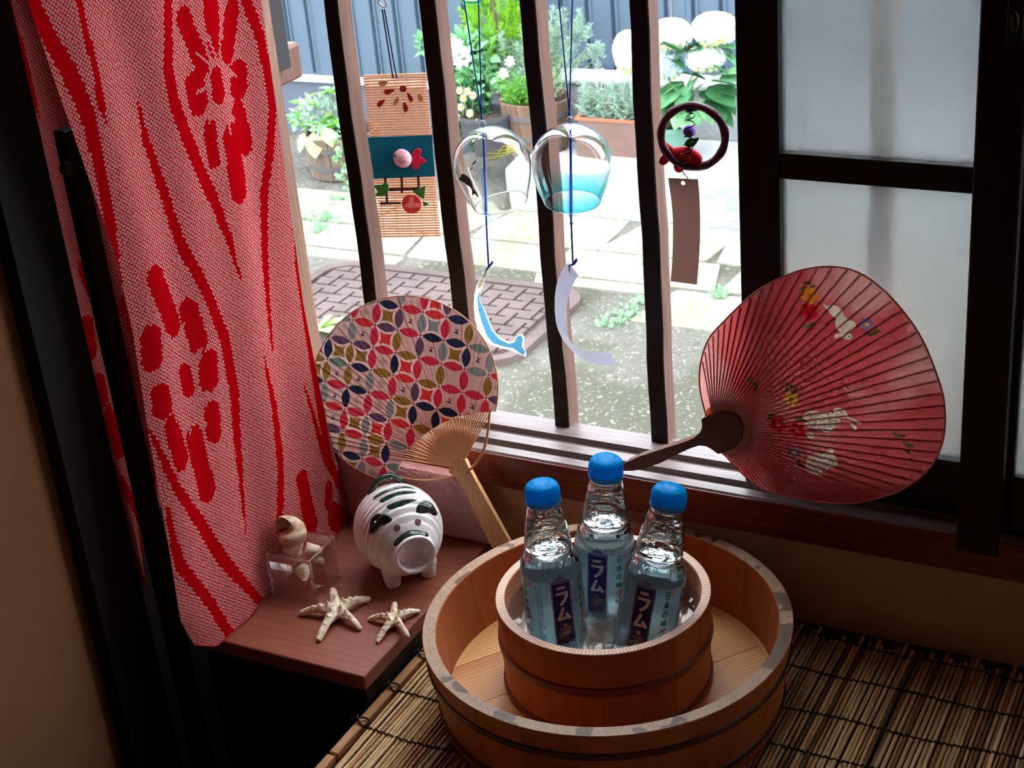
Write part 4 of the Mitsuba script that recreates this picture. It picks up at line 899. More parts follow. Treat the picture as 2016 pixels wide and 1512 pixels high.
starfish('larger knobbly cream starfish in front of the clear acrylic box', (663, 1203), [(655, 1158), (724, 1176), (706, 1232), (628, 1254), (594, 1203)], .0070, .0030, .0465)
starfish('smaller cream starfish, the one nearer the wooden tub', (776, 1222), [(777, 1184), (823, 1199), (802, 1248), (743, 1258), (727, 1214)], .0054, .0022, .045)

# ------------------------------------------------------------------ acrylic box with shells
scene['acrylic'] = {'type': 'thindielectric', 'int_ior': 1.5, 'ext_ior': 1.0, 'specular_transmittance': rgb((.97, .965, .97))}
scene['acrylic_edge'] = {'type': 'dielectric', 'int_ior': 1.49, 'ext_ior': 1.0}
k = thing('acrylic_box', 'small clear acrylic box of sea shells at the foot of the red curtain', 'box')
AR = rot([0, 0, 1], 3.0); AC = np.array([-.9652, 1.1865, .0403])
bx = manifold3d.Manifold.cube((.0570, .0545, .0530)).translate((-.0285, -.02725, 0)) - manifold3d.Manifold.cube((.0526, .0501, .06)).translate((-.0263, -.02505, .0045))
part(k, 'shell_box', xf(mtm(bx), AR, AC), 'acrylic', smooth=False)
for (ax_, ay_) in ((-.0278, -.0265), (.0278, -.0265), (.0278, .0265), (-.0278, .0265)): part(k, 'edge', xf(tube([(ax_, ay_, .003), (ax_, ay_, .0528)], .0016, 8), AR, AC), 'acrylic_edge', smooth=True)
for A_, B_ in (((-.0274, -.0262), (.0274, -.0262)), ((.0274, -.0262), (.0274, .0262)), ((.0274, .0262), (-.0274, .0262)), ((-.0274, .0262), (-.0274, -.0262))): part(k, 'edge', xf(tube([(*A_, .0526), (*B_, .0526)], .0014, 8), AR, AC), 'acrylic_edge', smooth=True)
part(k, 'base_lip', xf(box(-.0300, .0300, -.0287, .0287, .0, .0022, .0005), AR, AC + [0, 0, -.0001]), 'acrylic', smooth=False)
mat('shell_cream', proc(lambda p, n, uv: mix(lin(236, 214, 188), lin(196, 156, 122), smoothstep(.3, .75, fbm(p.x * 90, p.y * 90, p.z * 160, 3)))), .45, specular=.4)
mat('shell_pink', proc(lambda p, n, uv: mix(lin(230, 196, 172), lin(188, 140, 112), smoothstep(.3, .75, fbm(p.x * 90, p.y * 90, p.z * 160, 3)))), .4, specular=.4)
mat('shell_white', proc(lambda p, n, uv: mix(lin(244, 236, 222), lin(210, 190, 160), smoothstep(.3, .75, fbm(p.x * 90, p.y * 90, p.z * 90, 3)))), .5)
def spiral_shell(L, R, turns, aperture=True, flare=1.0):
    nu, nv = int(turns * 26), 14; V = []
    for i in range(nu):
        u = i / (nu - 1); a = u * turns * 2 * math.pi; s = u ** 1.15
        rr = R * (.03 + .60 * s); tr_ = R * (.05 + .52 * s) * (1 + (flare - 1) * max(0, (u - .85) / .15)); z = L * (1 - u) ** .9
        for j in range(nv):
            b = 2 * math.pi * j / nv; q = rr * .75 + tr_ * math.cos(b)
            V.append((q * math.cos(a), q * math.sin(a), z - R * .5 * s + tr_ * 1.15 * math.sin(b)))
    m = tm(V, grid_faces(nu, nv)[:0]); F = []
    for i in range(nu - 1):
        for j in range(nv):
            j2 = (j + 1) % nv; F += [(i * nv + j, (i + 1) * nv + j, (i + 1) * nv + j2), (i * nv + j, (i + 1) * nv + j2, i * nv + j2)]
    return tm(V, F)
def put_shell(name, label, mesh, R_, t, m):
    kk = thing(name, label, 'shell', None); mesh = xf(mesh, R_)
    part(kk, 'whorl', xf(mesh, None, np.array(t)), m, smooth=True)
fl = np.diag([1, 1, -1.])
b0 = AC + [0, 0, .0047]
put_shell('spiral_shell', 'tall cream spiral shell standing mouth-up above the rim of the acrylic box', spiral_shell(.060, .0165, 5.5, flare=1.35), rot([0, 1, 0], 10) @ rot([1, 0, 0], 8) @ fl, b0 + AR @ np.array([-.008, -.002, .0615]), 'shell_cream')
put_shell('spiral_shell', 'brownish spiral shell at the left inside the acrylic box', spiral_shell(.050, .0128, 6), rot([0, 1, 0], -6) @ fl, b0 + AR @ np.array([-.0165, .0105, .0510]), 'shell_pink')
put_shell('snail_shell', 'round snail shell at the right inside the acrylic box', spiral_shell(.011, .0125, 3.2), rot([0, 1, 0], 70) @ rot([1, 0, 0], 20), b0 + AR @ np.array([.013, .009, .022]), 'shell_pink')
put_shell('snail_shell', 'small cream snail shell behind the tall spiral shell in the acrylic box', spiral_shell(.010, .0105, 3.2), rot([0, 1, 0], -50) @ rot([1, 0, 0], -20), b0 + AR @ np.array([.004, .014, .035]), 'shell_cream')
def scallop():
    nu, nv = 61, 16; V = []
    for i in range(nu):
        a = math.radians(-68 + 136 * i / (nu - 1))
        for j in range(nv):
            r = .019 * j / (nv - 1) * (1 - .16 * (abs(i / (nu - 1) - .5) * 2) ** 3)
            V.append((r * math.sin(a), r * math.cos(a), .0065 * math.sin(min(1, r / .019) * 2.4) + .0007 * math.cos(i * math.pi * 2 / 5) * r / .019))
    m = tm(V, grid_faces(nu, nv)); m2 = m.copy(); m2.vertices[:, 2] -= .001; m2.invert(); return cat([m, m2])
put_shell('scallop_shell', 'white ribbed scallop shell leaning inside the front of the acrylic box', scallop(), rot([0, 0, 1], -35) @ rot([1, 0, 0], 50), b0 + AR @ np.array([.004, -.012, .010]), 'shell_white')

# ------------------------------------------------------------------ the two paper fans
class Plane:
    def __init__(s, p0, up):
        s.p0 = np.array(p0, float); s.ex = np.array([1., 0, 0]); s.ey = np.array(up, float) / np.linalg.norm(up); s.n = np.cross(s.ex, s.ey)
        if s.n[1] > 0: s.n = -s.n          # n faces the room
    def at(s, px, py):
        d = ray(px, py); q = CAM + d * (((s.p0 - CAM) @ s.n) / (d @ s.n)) - s.p0; return np.array([q @ s.ex, q @ s.ey])
    def P(s, uv, e=0.0):
        uv = np.atleast_2d(uv); return s.p0 + uv[:, :1] * s.ex + uv[:, 1:2] * s.ey + np.reshape(e, (-1, 1)) * s.n
    def poly(s, pts): return Polygon([s.at(*p) for p in pts])
    def sheet(s, poly, e, size=.012):
        v, f = flat(poly); v, f = fine(v, f, size); return tm(s.P(v, e), f), v
    def slab(s, poly, e0, th):
        m = extr(poly, th); v = m.vertices.copy(); m.vertices = s.P(v[:, :2], e0 + v[:, 2]); trimesh.repair.fix_normals(m); return m
LF = Plane((0, 1.303, .05), (0, .31, 1))
z_ = lambda pts, ox, oy, s: [(ox + x / s, oy + y / s) for x, y in pts]
o2 = LF.at(787.8, 604.6); va = LF.at(787.8 + 45.2, 604.6 + 9.9) - o2; vb = LF.at(787.8 - 4.5, 604.6 + 45.2) - o2
Ai = np.linalg.inv(np.stack([va, vb], 1))
PAL = [lin(46, 50, 78), lin(206, 52, 74), lin(150, 112, 52), lin(138, 140, 142), lin(102, 74, 98), lin(216, 60, 60), lin(40, 44, 66), lin(120, 134, 120)]
def shippo(p, n, uv):
    x, y = uv.x - float(o2[0]), uv.y - float(o2[1])
    a, b = x * float(Ai[0, 0]) + y * float(Ai[0, 1]), x * float(Ai[1, 0]) + y * float(Ai[1, 1])
    col = mix(lin(222, 180, 172), lin(212, 170, 162), noise(uv.x * 60, uv.y * 60, 2.))
    light = lin(238, 206, 198)
    ia, ib = dr.floor(a), dr.floor(b); fa, fb = a - ia - .5, b - ib - .5      # the cell between four nodes
    def pick(h, L):
        c = mi.Color3f(L[0])
        for q in range(1, len(L)): c = dr.select(h > q / len(L), mi.Color3f(L[q]), c)
        return c
    # filled star of some cells, small motifs in others
    h = cell_rand(ia, ib, 11)
    lens = lambda u, v: dr.abs(v) / .205 + dr.square(u / .47)
    e1 = dr.minimum(dr.minimum(lens(fa, fb - .5), lens(fa, fb + .5)), dr.minimum(lens(fb, fa - .5), lens(fb, fa + .5)))
    star = smoothstep(1.38, 1.48, e1)
    col = dr.select(h < .30, mix(col, pick(cell_rand(ia, ib, 12), [PAL[1], PAL[0], PAL[2], PAL[5], PAL[3]]), star), col)
    col = dr.select(h < .30, mix(col, light, smoothstep(1.46, 1.38, e1)), col)
    dx, dy = dr.abs(dr.abs(fa + fb) - .085), dr.abs(dr.abs(fa - fb) - .085)
    gu_, gv_ = fa * 13, fb * 13
    dots = dr.select((dr.square(gu_ - dr.round(gu_)) + dr.square(gv_ - dr.round(gv_)) < .09) & (dr.abs(fa) + dr.abs(fb) < .21), 1., 0.)
    col = dr.select((h > .30) & (h < .48), mix(col, lin(92, 52, 60), dots), col)
    sq = fa + fb * .2; sv = fb - fa * .2
    fly = dr.select((dr.abs(sv) < .10) & (dr.abs(sq) < dr.abs(sv) * 1.1 + .01), 1., 0.)
    col = dr.select((h > .48) & (h < .66), mix(col, dr.select(sv > 0, mi.Color3f(PAL[0]), mi.Color3f(lin(150, 90, 90))), fly), col)
    # leaves along the two families of lattice lines
    for k_ in (0, 1):
        u, v = (a, b) if k_ == 0 else (b, a)
        iu, iv = dr.floor(u), dr.round(v); fu, fv = u - iu - .5, v - iv
        hh = cell_rand(iu, iv, 21 + k_ * 7)
        e = dr.abs(fv) / .195 + dr.square(fu / .45)
        col = mix(col, pick(hh, [PAL[0], PAL[1], PAL[3], PAL[1], PAL[0], PAL[2], PAL[4], PAL[5], PAL[6], PAL[7]] if k_ == 0 else [PAL[1], PAL[4], PAL[2], PAL[3], PAL[1], PAL[0], PAL[2], PAL[6]]), smoothstep(1.0, .94, e))
    na, nb = a - dr.round(a), b - dr.round(b); rn = dr.sqrt(na * na + nb * nb)
    col = mix(col, light, smoothstep(.085, .075, rn)); col = mix(col, lin(130, 50, 62), smoothstep(.052, .042, rn))
    return col
thin('fan_paper', proc(shippo), .85, dt=.65)
mat('bamboo', wood(lin(226, 178, 120), lin(196, 140, 86), 'z', 1.4), .45, specular=.4)
mat('bamboo_rib', lin(238, 188, 132), .5)
fk = thing('paper_fan', 'round bamboo fan printed with interlocking red, navy and gold leaf shapes, leaning at the left', 'fan')
cc = (797, 766); rr_ = 183.5
piv = (904, 922)
arc = [(cc[0] + rr_ * math.cos(math.radians(a)), cc[1] + rr_ * math.sin(math.radians(a))) for a in np.arange(14, -264, -3)]
inner_arc = [(776, 934), (786, 917), (798, 895), (816, 874), (840, 852), (868, 834), (900, 820), (936, 813), (977, 810)]
head = LF.poly(arc + inner_arc).buffer(0)
sh, uv = LF.sheet(head, 0.0, .006)
dist = np.linalg.norm(uv - LF.at(*piv), axis=1); ang = np.arctan2(*(uv - LF.at(*piv)).T[::-1])
sh.vertices = LF.P(uv, .00035 * np.sin(ang * 46) * np.clip(dist * 8, 0, 1))
part(fk, 'paper', sh, 'fan_paper', smooth=True, uv=uv)
rim_ = [LF.at(*q) for q in arc]
part(fk, 'edge_binding', tube(LF.P(np.array(rim_)), .0007, 6), 'bamboo_rib', smooth=True)
pv = LF.at(*piv)
for i in range(50):
    a = math.radians(181 - 118 * i / 49); d = np.array([math.cos(a), math.sin(a)])
    # reach of this rib inside the paper outline
    ln = LineString([pv + d * .02, pv + d * .3]).intersection(Polygon([LF.at(*q) for q in arc]).convex_hull.buffer(-.002))
    if ln.is_empty: continue
    Lr = max(np.linalg.norm(np.array(q) - pv) for q in ln.coords)
    st = pv + d * (.006 + .002 * (i % 2)); en = pv + d * Lr
    off = -.0012 if i % 2 else -.0016
    nrm = np.array([-d[1], d[0]]) * .00060
    pl = Polygon([st - nrm * 1.0, en - nrm * .7, en + nrm * .7, st + nrm * 1.5])
    part(fk, 'rib', LF.slab(pl, off - .0006, .0011), 'bamboo_rib', smooth=False)
hd = [(884, 929), (890, 909), (903, 900), (917, 905), (926, 925), (1016, 1088), (1000, 1112), (980, 1098), (905, 946), (896, 938)]
hpoly = LF.poly(hd).buffer(-.0012).buffer(.0012)
part(fk, 'handle', LF.slab(hpoly, -.005, .0065), 'bamboo', smooth=25)
def on(pl, pts, e): return pl.P(np.array([pl.at(*q) for q in pts]), e)
part(fk, 'bow', tube(smooth_curve(on(LF, [(921, 928), (940, 910), (954, 884), (962, 850), (966, 806)], .002), 30), .0015, 7), 'bamboo', smooth=True)
part(fk, 'bow', tube(smooth_curve(on(LF, [(772, 930), (800, 941), (840, 945), (872, 942), (898, 934)], .002), 30), .0010, 7), 'bamboo', smooth=True)

RF = Plane((0, 1.3585, .15), (0, .055, 1))
zz = lambda pts: z_(pts, 1200, 500, 2.88)
out = zz([(545, 905), (515, 780), (510, 680), (525, 580), (570, 470), (640, 390), (750, 280), (850, 200), (960, 140), (1060, 100), (1180, 75), (1300, 75), (1400, 100), (1500, 160), (1600, 250), (1700, 370), (1790, 520), (1850, 670), (1890, 800), (1903, 920), (1890, 1060), (1840, 1180), (1760, 1270), (1650, 1340), (1500, 1390), (1350, 1415), (1200, 1405), (1000, 1375), (880, 1340), (790, 1280), (700, 1190), (630, 1110)])
Q = lambda x, y: tuple(map(float, RF.at(1200 + x / 2.88, 500 + y / 2.88)))
SC = 1.42 / 3110 / 2.88        # metres per zoom pixel near the fan
def rabbit_fan(p, n, uv):
    x, y = uv.x, uv.y
    col = mix(lin(232, 104, 104), lin(220, 78, 82), noise(x * 30, y * 30, 2.))
    cl = smoothstep(.50, .74, fbm(x * 13 + 3.1, y * 13 + 1.7, 4., 3))
    col = mix(col, lin(246, 186, 176), cl * .75)
    ox, oy = Q(640, 1010); dd = dr.sqrt(dr.square(x - ox) + dr.square(y - oy))
    col = mix(col, lin(240, 150, 146), smoothstep(340 * SC, 130 * SC, dd) * .55)
    def ell(cx, cy, rx, ry, deg):
        qx, qy = Q(cx, cy); c, s = math.cos(math.radians(deg)), math.sin(math.radians(deg))
        dx, dy = x - qx, y - qy; u, v = dx * c + dy * s, dy * c - dx * s
        return dr.square(u / (rx * SC)) + dr.square(v / (ry * SC))
    def put(col, e, c, soft=.12): return mix(col, c, smoothstep(1 + soft, 1 - soft, e))
    W = lin(244, 222, 200)
    for grp in ([(1285, 330, 60, 36, -38), (1325, 400, 58, 50, -70), (1360, 410, 46, 34, 40), (1340, 462, 40, 28, -10), (1230, 300, 26, 12, -30), (1290, 465, 22, 14, 40)],
                [(1160, 940, 78, 62, 10), (1240, 940, 80, 58, 0), (1310, 905, 48, 34, -20), (1300, 890, 30, 22, 0), (1140, 1030, 26, 22, 0), (1230, 990, 40, 30, 0), (1380, 940, 62, 9, -18), (1380, 975, 40, 12, -48)],
                [(1180, 1185, 78, 64, 12), (1245, 1170, 52, 60, 30), (1250, 1120, 26, 20, 30), (1170, 1230, 60, 26, 0)]):
        e = mi.Float(9.)
        for q in grp: e = dr.minimum(e, ell(*q))
        col = put(col, e, W, .06)
    def flower(col, cx, cy, r, c1, c2, ph=.3):
        qx, qy = Q(cx, cy); dx, dy = x - qx, y - qy; rad = dr.sqrt(dx * dx + dy * dy) / (r * SC); th = dr.atan2(dy, dx)
        e = rad / (.62 + .38 * dr.abs(dr.cos(2.5 * th + ph)))
        col = mix(col, c1, smoothstep(1.02, .95, e)); return mix(col, c2, smoothstep(.34, .24, rad))
    OR, YE, RD, PU_, DK, GR = lin(240, 140, 40), lin(252, 196, 70), lin(214, 30, 44), lin(140, 110, 150), lin(96, 70, 110), lin(96, 96, 48)
    for (cx, cy) in ((1120, 165), (1150, 190), (1095, 195), (1150, 400), (1120, 410), (800, 712), (825, 735), (830, 755), (1025, 745), (1005, 768), (1050, 775), (910, 930), (925, 915), (1075, 935), (1100, 945), (1070, 1185), (1090, 1200), (1480, 455), (1510, 445), (1625, 1025), (1655, 1030), (1680, 1080), (1700, 1085), (1690, 1120)):
        col = put(col, ell(cx, cy, 26, 11, (cx * 37 % 120) - 30), GR, .2)
    col = flower(col, 1130, 330, 62, RD, lin(180, 20, 36), .9); col = flower(col, 1135, 235, 58, OR, lin(220, 110, 30))
    col = flower(col, 1030, 825, 56, YE, lin(230, 140, 40), 1.2); col = flower(col, 955, 965, 60, RD, lin(240, 110, 100)); col = flower(col, 1065, 1000, 56, RD, lin(240, 120, 100), 1.)
    col = flower(col, 1460, 400, 48, PU_, YE, .4); col = flower(col, 1050, 1125, 46, PU_, YE, 1.)
    s1 = ell(1020, 1283, 24, 24, 0)
    col = mix(col, lin(196, 30, 40), smoothstep(1.15, 1., s1) * dr.select((s1 > .72) | (dr.abs(dr.sin(x * 1500)) * dr.abs(dr.sin(y * 1500)) > .35), 1., 0.) * .85)
    for (cx, cy) in ((1358, 468), (1318, 898), (1268, 1132)): col = put(col, ell(cx, cy, 5, 5, 0), lin(60, 30, 30), .2)
    return col
thin('rabbit_paper', proc(rabbit_fan), .85, dt=1.15)
mat('rib_red', lin(150, 60, 52), .7); thin('collar_paper', lin(250, 200, 170), .8, dt=1.0)
mat('fan_binding', lin(226, 150, 130), .7)
mat('handle_brown', wood(lin(112, 68, 52), lin(74, 40, 30), 'x', 1.4), .4, specular=.5)
rk = thing('paper_fan', 'pink-red paper fan printed with white rabbits and flowers, leaning on the frosted window', 'fan')
oc = smooth_curve(np.array([RF.at(*q) for q in out]), 140, True); op = Polygon(oc).buffer(0)
sh, uv = RF.sheet(op, 0.0, .007)
rc = np.array(Q(600, 1000)); dist = np.linalg.norm(uv - rc, axis=1); ang = np.arctan2(*(uv - rc).T[::-1])
sh.vertices = RF.P(uv, 0.0)
part(rk, 'paper', sh, 'rabbit_paper', smooth=True, uv=uv)
part(rk, 'edge_binding', tube(RF.P(oc), .0009, 6, closed=True), 'fan_binding', smooth=True)
for i in range(58):
    a = math.radians(100 - 172 * i / 57); d = np.array([math.cos(a), math.sin(a)])
    ln = LineString([rc + d * .02, rc + d * .4]).intersection(op.buffer(-.0015))
    if ln.is_empty: continue
    if ln.geom_type != 'LineString': ln = max(ln.geoms, key=lambda q: q.length)
    st, en = np.array(ln.coords[0]), np.array(ln.coords[-1]); nrm = np.array([-d[1], d[0]]) * .0007
    part(rk, 'rib', RF.slab(Polygon([st - nrm, en - nrm * .9, en + nrm * .9, st + nrm]), -.0015, .0011), 'rib_red', smooth=False)
ringp = RF.poly(zz([(540, 905), (560, 872), (620, 852), (690, 850), (750, 880), (795, 945), (800, 1010), (780, 1075), (735, 1120), (650, 1142), (628, 1118)])).buffer(-.001).buffer(.001)
part(rk, 'collar', RF.slab(ringp, .0004, .0006), 'collar_paper', smooth=False)
hp_ = zz([(533, 922), (570, 905), (620, 890), (680, 886), (735, 912), (765, 975), (757, 1040), (725, 1085), (680, 1105), (628, 1120), (590, 1092), (560, 1076), (520, 1072), (470, 1088), (400, 1120), (300, 1172), (220, 1200), (150, 1215), (70, 1216), (64, 1208), (100, 1172), (180, 1135), (300, 1095), (420, 1058), (490, 1030), (525, 1000), (538, 965)])
hp_ = RF.poly(hp_).buffer(-.0020, quad_segs=6).buffer(.0060, quad_segs=8).buffer(-.0040, quad_segs=6)
part(rk, 'handle', RF.slab(hp_, -.006, .0125), 'handle_brown', smooth=25)

# ------------------------------------------------------------------ hanging ornaments
mat('cord_blue', lin(60, 110, 235), .6)
mat('cord_dark', lin(24, 30, 60), .7)
scene['chime_glass'] = {'type': 'dielectric', 'int_ior': 1.45, 'ext_ior': 1.0}
def grad_glass(p, n, uv):
    t = smoothstep(.482, .436, p.z); return mix((1., 1., 1.), (.25, .86, .90), t)
scene['chime_glass_blue'] = {'type': 'dielectric', 'int_ior': 1.45, 'ext_ior': 1.0, 'specular_transmittance': proc(grad_glass)}
scene['bead_glass'] = {'type': 'thindielectric', 'int_ior': 1.5, 'ext_ior': 1.0, 'specular_transmittance': rgb((.8, .86, .98))}
YC = 1.392
def bell_points(R, H):
    zc = H - R
    return [(R * .70, 0), (R * .715, .0008), (R * .735, .003), (R * .775, zc * .18), (R * .87, zc * .42), (R * .955, zc * .70)] + [(R * math.cos(a), zc + R * math.sin(a)) for a in np.radians([0, 15, 30, 45, 60, 75, 84])] + [(0, H)]
def chime_bell(R, H):
    """thin glass bell: outer wall up, inner wall down; z=0 at the mouth"""
    o = bell_points(R, H); o = smooth_curve(o, 90); t_ = np.gradient(o, axis=0); t_ /= np.linalg.norm(t_, axis=1, keepdims=True)
    i = (o + np.c_[-t_[:, 1], t_[:, 0]] * .0011)[::-1]; i[:, 0] = np.maximum(i[:, 0], 0); o[:, 0] = np.maximum(o[:, 0], 0); i[0, 0] = 0
    m_ = lathe(np.vstack([o, i]), 96, closed=True); trimesh.repair.fix_normals(m_); return m_
def hang(k, A, B, r, m, name='cord'): part(k, name, tube([A, (np.array(A) + B) / 2, B], r, 6), m, smooth=True)
ZT = 1.252
def bell_chime(label, cpx, mpx, tip_px, R, H, glass, roll, pitch, ring_z):
    """cpx: pixel of the bell's top knob; mpx: of the mouth's centre"""
    k = thing('wind_chime', label, 'wind chime')
    T0 = at_y(*cpx, YC); Rm = rot([0, 1, 0], roll) @ rot([1, 0, 0], pitch)
    base = T0 - Rm @ np.array([0, 0, H])
    part(k, 'bell', xf(chime_bell(R, H), Rm, base), glass, smooth=True)
    part(k, 'bead', blob(T0 + [0, 0, .0045], (.0040, .0040, .0050)), 'bead_glass', smooth=True)
    part(k, 'bead', blob(T0 + [0, 0, -.0045], (.0038, .0038, .0036)), 'bead_glass', smooth=True)
    part(k, 'knot', blob(T0 + [0, 0, .0125], (.0017, .0017, .0026)), 'cord_blue', smooth=True)
    return k, T0, base
# clear chime
k, T0, base = bell_chime('clear glass wind chime painted with a green dolphin, with a blue whale strip', (951, 254), (957, 390), None, .0415, .0865, 'chime_glass', -5, 7, 0)
for px_, q in ((914, 0), (942, 1)):
    A = at_y(px_, 2, YC); part(k, 'cord', tube([T0 + [0, 0, .013], A, A + np.array([(-.004 if q else .005), 0, .30]), (A[0] * .5 + T0[0] * .5, YC, ZT)], .00075, 6), 'cord_blue', smooth=True)
A = at_y(913, 3, YC); B = at_y(943, 3, YC)
scene['loop_glass'] = {'type': 'thindielectric', 'int_ior': 1.5, 'ext_ior': 1.0, 'specular_transmittance': rgb((.5, .86, .98))}
part(k, 'loop', tube(smooth_curve([A + [-.003, 0, .004], A, (A + B) / 2 + [0, 0, -.001], B, B + [.003, 0, .004]], 16), .0022, 8), 'loop_glass', smooth=True)
c1 = at_y(957, 424, YC); c2 = at_y(962, 524, YC)
hang(k, T0 + [0, 0, -.005], c1, .0012, 'cord_blue'); 
part(k, 'clapper_tube', tube([at_y(951, 330, YC), at_y(956, 415, YC)], .0029, 12), 'bead_glass', smooth=True)
part(k, 'bead', blob(c1, (.0047, .0047, .0050)), 'bead_glass', smooth=True)
part(k, 'cord', tube([c1, at_y(959, 470, YC), c2], .00095, 6), 'cord_blue', smooth=True)
part(k, 'knot', tube(smooth_curve([c2 + [0, 0, .003], c2 + [.003, -.001, .002], c2 + [.0055, 0, .006], c2 + [.001, 0, .0], c2 + [-.002, 0, -.003], c2 + [-.0035, 0, -.005]], 20), .0011, 6), 'cord_blue', smooth=True)
# painted dolphin and yellow ripples on the glass, following the bell
mat('paint_green', lin(20, 110, 84), .4); mat('paint_yellow', lin(222, 222, 40), .4); mat('paint_blue', lin(60, 90, 200), .4); mat('paint_black', lin(16, 16, 20), .4); mat('paint_white', lin(240, 240, 240), .5)
Rm = rot([0, 1, 0], -5) @ rot([1, 0, 0], 7)
def bell_r(z, R, H):
    o = bell_points(R, H); return float(np.interp(z, [b for _, b in o], [a for a, _ in o]))
def on_bell(poly, name, m, th0, z0, e=.0006, lab=None):
    v, f = flat(poly); v, f = fine(v, f, .003); V = []
    for s_, t_ in v:
        r = bell_r(z0 + t_, .0415, .0865) + e; a = th0 + s_ / .0415; V.append((r * math.cos(a), r * math.sin(a), z0 + t_))
    part(k, name, xf(tm(V, f), Rm, base), m, smooth=True, label=lab)
dol = Polygon(smooth_curve([(-.008, .012), (-.004, .0165), (.002, .0165), (.007, .0125), (.0085, .007), (.0080, .001), (.0105, -.006), (.0095, -.009), (.0075, -.0045), (.003, -.0075), (.0055, -.002), (.004, .004), (.0005, .006), (-.003, .0085), (-.0085, .0095), (-.0105, .0105)], 60, True)).buffer(0)
thd = math.atan2(-1.39, .80) - .80
on_bell(dol.buffer(.0006), 'dolphin_outline', 'paint_white', thd, .036, .0004)
on_bell(dol, 'dolphin', 'paint_green', thd, .036, .0006, 'green painted dolphin')
on_bell(Point(.001, .000).buffer(.0008), 'dolphin_mark', 'paint_black', thd, .0245); on_bell(Point(.004, -.001).buffer(.0008), 'dolphin_mark', 'paint_black', thd, .0245)
for q in range(7):
    zq = .0655 + .0021 * (q % 4); a0_ = thd + .75 + .10 * (q % 3)
    P = []
    for s_ in np.linspace(0, .85, 24):
        zz_ = zq + .0006 * math.sin(s_ * 18 + q); r = bell_r(zz_, .0415, .0865) + .0006; P.append((r * math.cos(a0_ + s_), r * math.sin(a0_ + s_), zz_))
    part(k, 'ripple', xf(tube(P, .00045, 5), Rm, base), 'paint_yellow', smooth=True)
on_bell(Polygon([(0, 0), (.006, .003), (.0075, .006), (.003, .003)]), 'painted_wave', 'paint_blue', thd + .25, .062); on_bell(Polygon([(0, 0), (.004, .002), (.003, .003)]), 'painted_wave', 'paint_blue', thd + .2, .058)
# whale strip
thin('whale_blue', lin(110, 200, 240), .5, dt=1.2); thin('whale_white', lin(238, 240, 246), .5, dt=1.0); thin('whale_tip', lin(226, 214, 168), .5, dt=1.0)
WH = Plane((0, 1.412, .3), (0, .03, 1))
sk = thing('paper_strip', 'blue and white whale-shaped film strip hanging below the clear wind chime', 'strip')
wz = lambda L: z_(L, 560, 300, 4.032)
whale = WH.poly(wz([(1600, 975), (1575, 985), (1545, 1040), (1520, 1120), (1505, 1220), (1500, 1330), (1515, 1420), (1560, 1500), (1620, 1545), (1700, 1570), (1790, 1590), (1850, 1620), (1900, 1640), (1905, 1610), (1880, 1560), (1890, 1480), (1870, 1450), (1820, 1470), (1800, 1510), (1770, 1520), (1700, 1490), (1640, 1420), (1610, 1320), (1585, 1230), (1560, 1170), (1575, 1090), (1605, 1020), (1608, 985)])).buffer(0)
blue = WH.poly(wz([(1580, 1070), (1545, 1140), (1540, 1240), (1555, 1360), (1590, 1470), (1640, 1530), (1720, 1555), (1800, 1570), (1880, 1625), (1895, 1600), (1865, 1555), (1875, 1490), (1860, 1462), (1825, 1480), (1810, 1520), (1765, 1535), (1690, 1500), (1630, 1425), (1600, 1320), (1580, 1230), (1558, 1170), (1570, 1100)])).buffer(0)
tip = WH.poly(wz([(1600, 980), (1578, 990), (1552, 1045), (1560, 1070), (1590, 1040), (1605, 1000)])).buffer(0)
def bent(poly, e, m, name, lab=None):
    s_, uv_ = WH.sheet(poly, e, .006); vv = uv_[:, 1]; ze = e + .006 * np.sin((vv - .0) * 38); s_.vertices = WH.P(uv_, ze); part(sk, name, s_, m, smooth=True, label=lab)
bent(whale, 0.0, 'whale_white', 'film'); bent(blue, .0005, 'whale_blue', 'print', 'light blue whale print'); bent(tip, .0005, 'whale_tip', 'tip')
ey = WH.at(560 + 1553 / 4.032, 300 + 1250 / 4.032); part(sk, 'eye', blob(WH.P(ey, .0012 + .006 * math.sin(ey[1] * 38))[0], .0007, 1), 'paint_black')
hang(sk, c2 + [-.0035, 0, -.005], WH.P(WH.at(955, 545), .004)[0], .0005, 'cord_dark', 'thread')

# blue-graded chime
k, T0, base = bell_chime('glass wind chime shading from clear to turquoise at its mouth', (1123, 247), (1130, 380), None, .0420, .0845, 'chime_glass_blue', 4, 3, 0)
for px_ in (1100, 1127):
    A = at_y(px_, -2, YC); part(k, 'cord', tube([T0 + [0, 0, .013], A, A + np.array([0, 0, .25]), (T0[0], YC, ZT)], .00075, 6), 'cord_blue', smooth=True)
c1 = at_y(1124, 427, YC); c2 = at_y(1128, 520, YC)
hang(k, T0 + [0, 0, -.005], c1, .0013, 'cord_blue')
part(k, 'clapper_tube', tube([at_y(1122, 345, YC), at_y(1124, 418, YC)], .0029, 12), 'bead_glass', smooth=True)
part(k, 'bead', blob(c1, (.0045, .0045, .0050)), 'bead_glass', smooth=True)
part(k, 'knot', blob(c1 + [0, 0, -.007], (.0018, .0018, .0022)), 'cord_blue', smooth=True)
hang(k, c1, c2, .0009, 'cord_dark')
part(k, 'knot', tube(smooth_curve([c2 + [0, 0, .004], c2 + [.003, -.001, .004], c2 + [.0050, 0, .0065], c2 + [.002, 0, .001], c2 + [-.002, 0, -.001], c2 + [-.0035, 0, -.008]], 20), .0012, 6), 'cord_blue', smooth=True)
thin('strip_white', lin(206, 212, 232), .6, dt=.5)
sk = thing('paper_strip', 'curled white paper strip hanging below the turquoise wind chime', 'strip')
